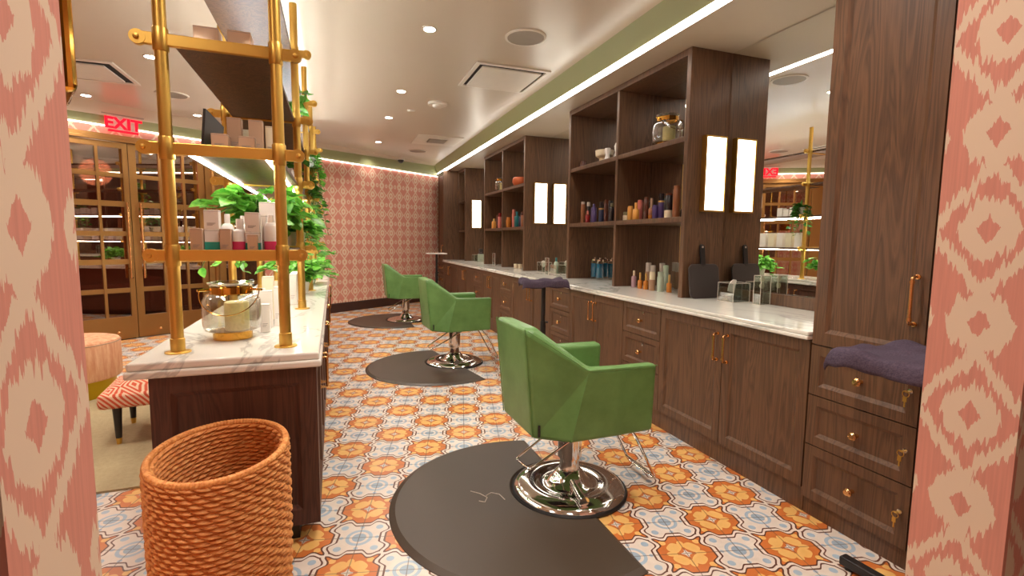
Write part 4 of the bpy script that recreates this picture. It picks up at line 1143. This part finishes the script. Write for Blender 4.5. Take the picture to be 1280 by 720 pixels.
# ------------------------------------------------------------------ ceiling fixtures
K = 1.60/1.68
def downlight(x, y, label, power=75):
    t = thing('downlight', label, 'ceiling light', (x, y, ZC-.012), 0, 'small recessed ceiling downlights')
    part('trim_ring', MB().lathe([(.052, .002), (.055, .006), (.055, .012), (.046, .012), (.044, .004)], (0, 0, 0), 24, cap=False), M['plasticw'], t, False)
    part('lens', MB().lathe([(.044, .003), (.044, .009)], (0, 0, 0), 24), M['lamp'], t, False)
    l = bpy.data.lights.new('downlight_beam', 'SPOT'); l.energy = power; l.spot_size = 2.6; l.spot_blend = 1; l.shadow_soft_size = .12; l.color = (1, .92, .82)
    o = bpy.data.objects.new('downlight_beam', l); C.objects.link(o); o.parent = t; o.location = (0, 0, -.01)
for k, (x, y) in enumerate([(.765, 4.106), (.768, 5.887), (.765, 7.197), (.778, 9.036), (.756, 10.246)]):
    downlight(x*K, y*K, 'recessed downlight over the chairs, %s from the camera' % ORD[k], 75 if k < 4 else 18)
downlight(-1.65, 7.70, 'recessed downlight right of the EXIT sign, before the glazed doors')
downlight(-2.62, 7.12, 'recessed downlight left of the EXIT sign')
for k, (x, y) in enumerate([(-1.5, 3.2), (-2.9, 3.4), (-1.5, 5.4), (.45, 2.1), (-.95, 1.35), (1.55, 1.7), (.45, .58), (-1.2, -.6), (1.7, -.7), (-3.2, 5.3)]):  # unseen downlights added to fill the doorway, island front and left side
    downlight(x, y, 'unseen downlight added as fill light, %s of the nearer ones' % ORD[k], 22 if y < 0 else (85 if y < 1.5 else 70))
def speaker(x, y, r, label):
    t = thing('ceiling_speaker', label, 'speaker', (x, y, ZC-.012), 0, 'round ceiling speakers')
    part('rim', MB().lathe([(r*.88, .006), (r*.9, .0), (r, .004), (r, .012)], (0, 0, 0), 36, cap=False), M['plasticw'], t, False)
    part('grille', MB().lathe([(r*.88, .004), (r*.88, .01)], (0, 0, 0), 36), M['grille'], t, False)
speaker(1.545*K, 3.985*K, .165, 'round ceiling speaker nearest the camera')
speaker(1.557*K, 9.667*K, .165, 'round ceiling speaker far over the counter end')
speaker(-1.762*K, 7.054*K, .165, 'round ceiling speaker over the seating area')
def diffuser(cx, cy, h, label, inner=.62, w=.04):
    t = thing('air_diffuser', label, 'vent', (cx, cy, ZC-.02), 0, 'square ceiling air diffusers')
    f = MB()
    f.box(-h, h, -h, -h+w, .006, .02); f.box(-h, h, h-w, h, .006, .02); f.box(-h, -h+w, -h+w, h-w, .006, .02); f.box(h-w, h, -h+w, h-w, .006, .02)
    part('frame', f, M['plasticw'], t, False, bevel=.003)
    part('slot', MB().box(-h+w, h-w, -h+w, h-w, .017, .0195), M['slotdark'] if w < .1 else M['grille'], t, False)
    part('plaque', MB().box(-h*inner*1.15, h*inner*1.15, -h*inner*1.15, h*inner*1.15, -.004, .012), M['plasticw'] if w < .1 else M['grille'], t, False, bevel=.004)
diffuser(1.62, 4.80, .365, 'square ceiling air diffuser nearest the camera, over the counter side', .70)
diffuser(1.62, 8.12, .365, 'square ceiling air diffuser further along, over the counter side', .33, .21)
diffuser(-2.24, 6.06, .36, 'square ceiling air diffuser over the seating area')
sd = thing('smoke_detector', 'round off-white smoke detector on the ceiling', 'smoke detector', (1.257*K, 6.24*K, ZC-.055))
part('base', MB().lathe([(.11, .03), (.115, .035), (.115, .055)], (0, 0, 0), 28), M['plasticw'], sd, False)
part('chamber', MB().lathe([(.0, 0), (.045, .001), (.06, .014), (.062, .03)], (0, 0, 0), 28), M['plasticw'], sd, False)
solo('sprinkler_cap', MB().lathe([(.045, 0), (.05, .004), (.05, .008)], (1.002*K, 6.712*K, ZC-.008), 24), M['plasticw'], 'small flat sprinkler cover plate on the ceiling', 'sprinkler')
cm = thing('dome_camera', 'small dark dome camera on the ceiling before the end wall', 'security camera', (1.30, 10.15, ZC-.10))
part('housing', MB().lathe([(.07, .06), (.075, .07), (.075, .10)], (0, 0, 0), 24), M['plasticw'], cm, False)
part('dome', MB().lathe([(0, 0), (.03, .008), (.052, .03), (.06, .06)], (0, 0, 0), 24), M['black'], cm, False)

# ------------------------------------------------------------------ lounge fill light, world, output look
l = bpy.data.lights.new('lounge_fill', 'POINT'); l.energy = 26; l.color = (1, .75, .55); l.shadow_soft_size = .2  # added point light, no fixture, keeps the lounge dimly visible
o = bpy.data.objects.new('lounge_fill', l); C.objects.link(o); o.location = P(2.4, CW-1.7, 2.3)
l = bpy.data.lights.new('exit_glow', 'AREA'); l.energy = 2.2; l.color = (1, .08, .1); l.shape = 'RECTANGLE'; l.size = .28; l.size_y = .03
o = bpy.data.objects.new('exit_glow', l); C.objects.link(o); o.parent = ex; o.location = (0, 0, .21); o.rotation_euler = (PI, 0, 0)
w = bpy.data.worlds.new('world'); S.world = w; w.use_nodes = True
w.node_tree.nodes['Background'].inputs[0].default_value = (1, .92, .84, 1); w.node_tree.nodes['Background'].inputs[1].default_value = .05
S.view_settings.view_transform = 'Standard'; S.view_settings.look = 'None'; S.view_settings.gamma = 1
S.view_settings.exposure = 0.45; S.view_settings.use_curve_mapping = False
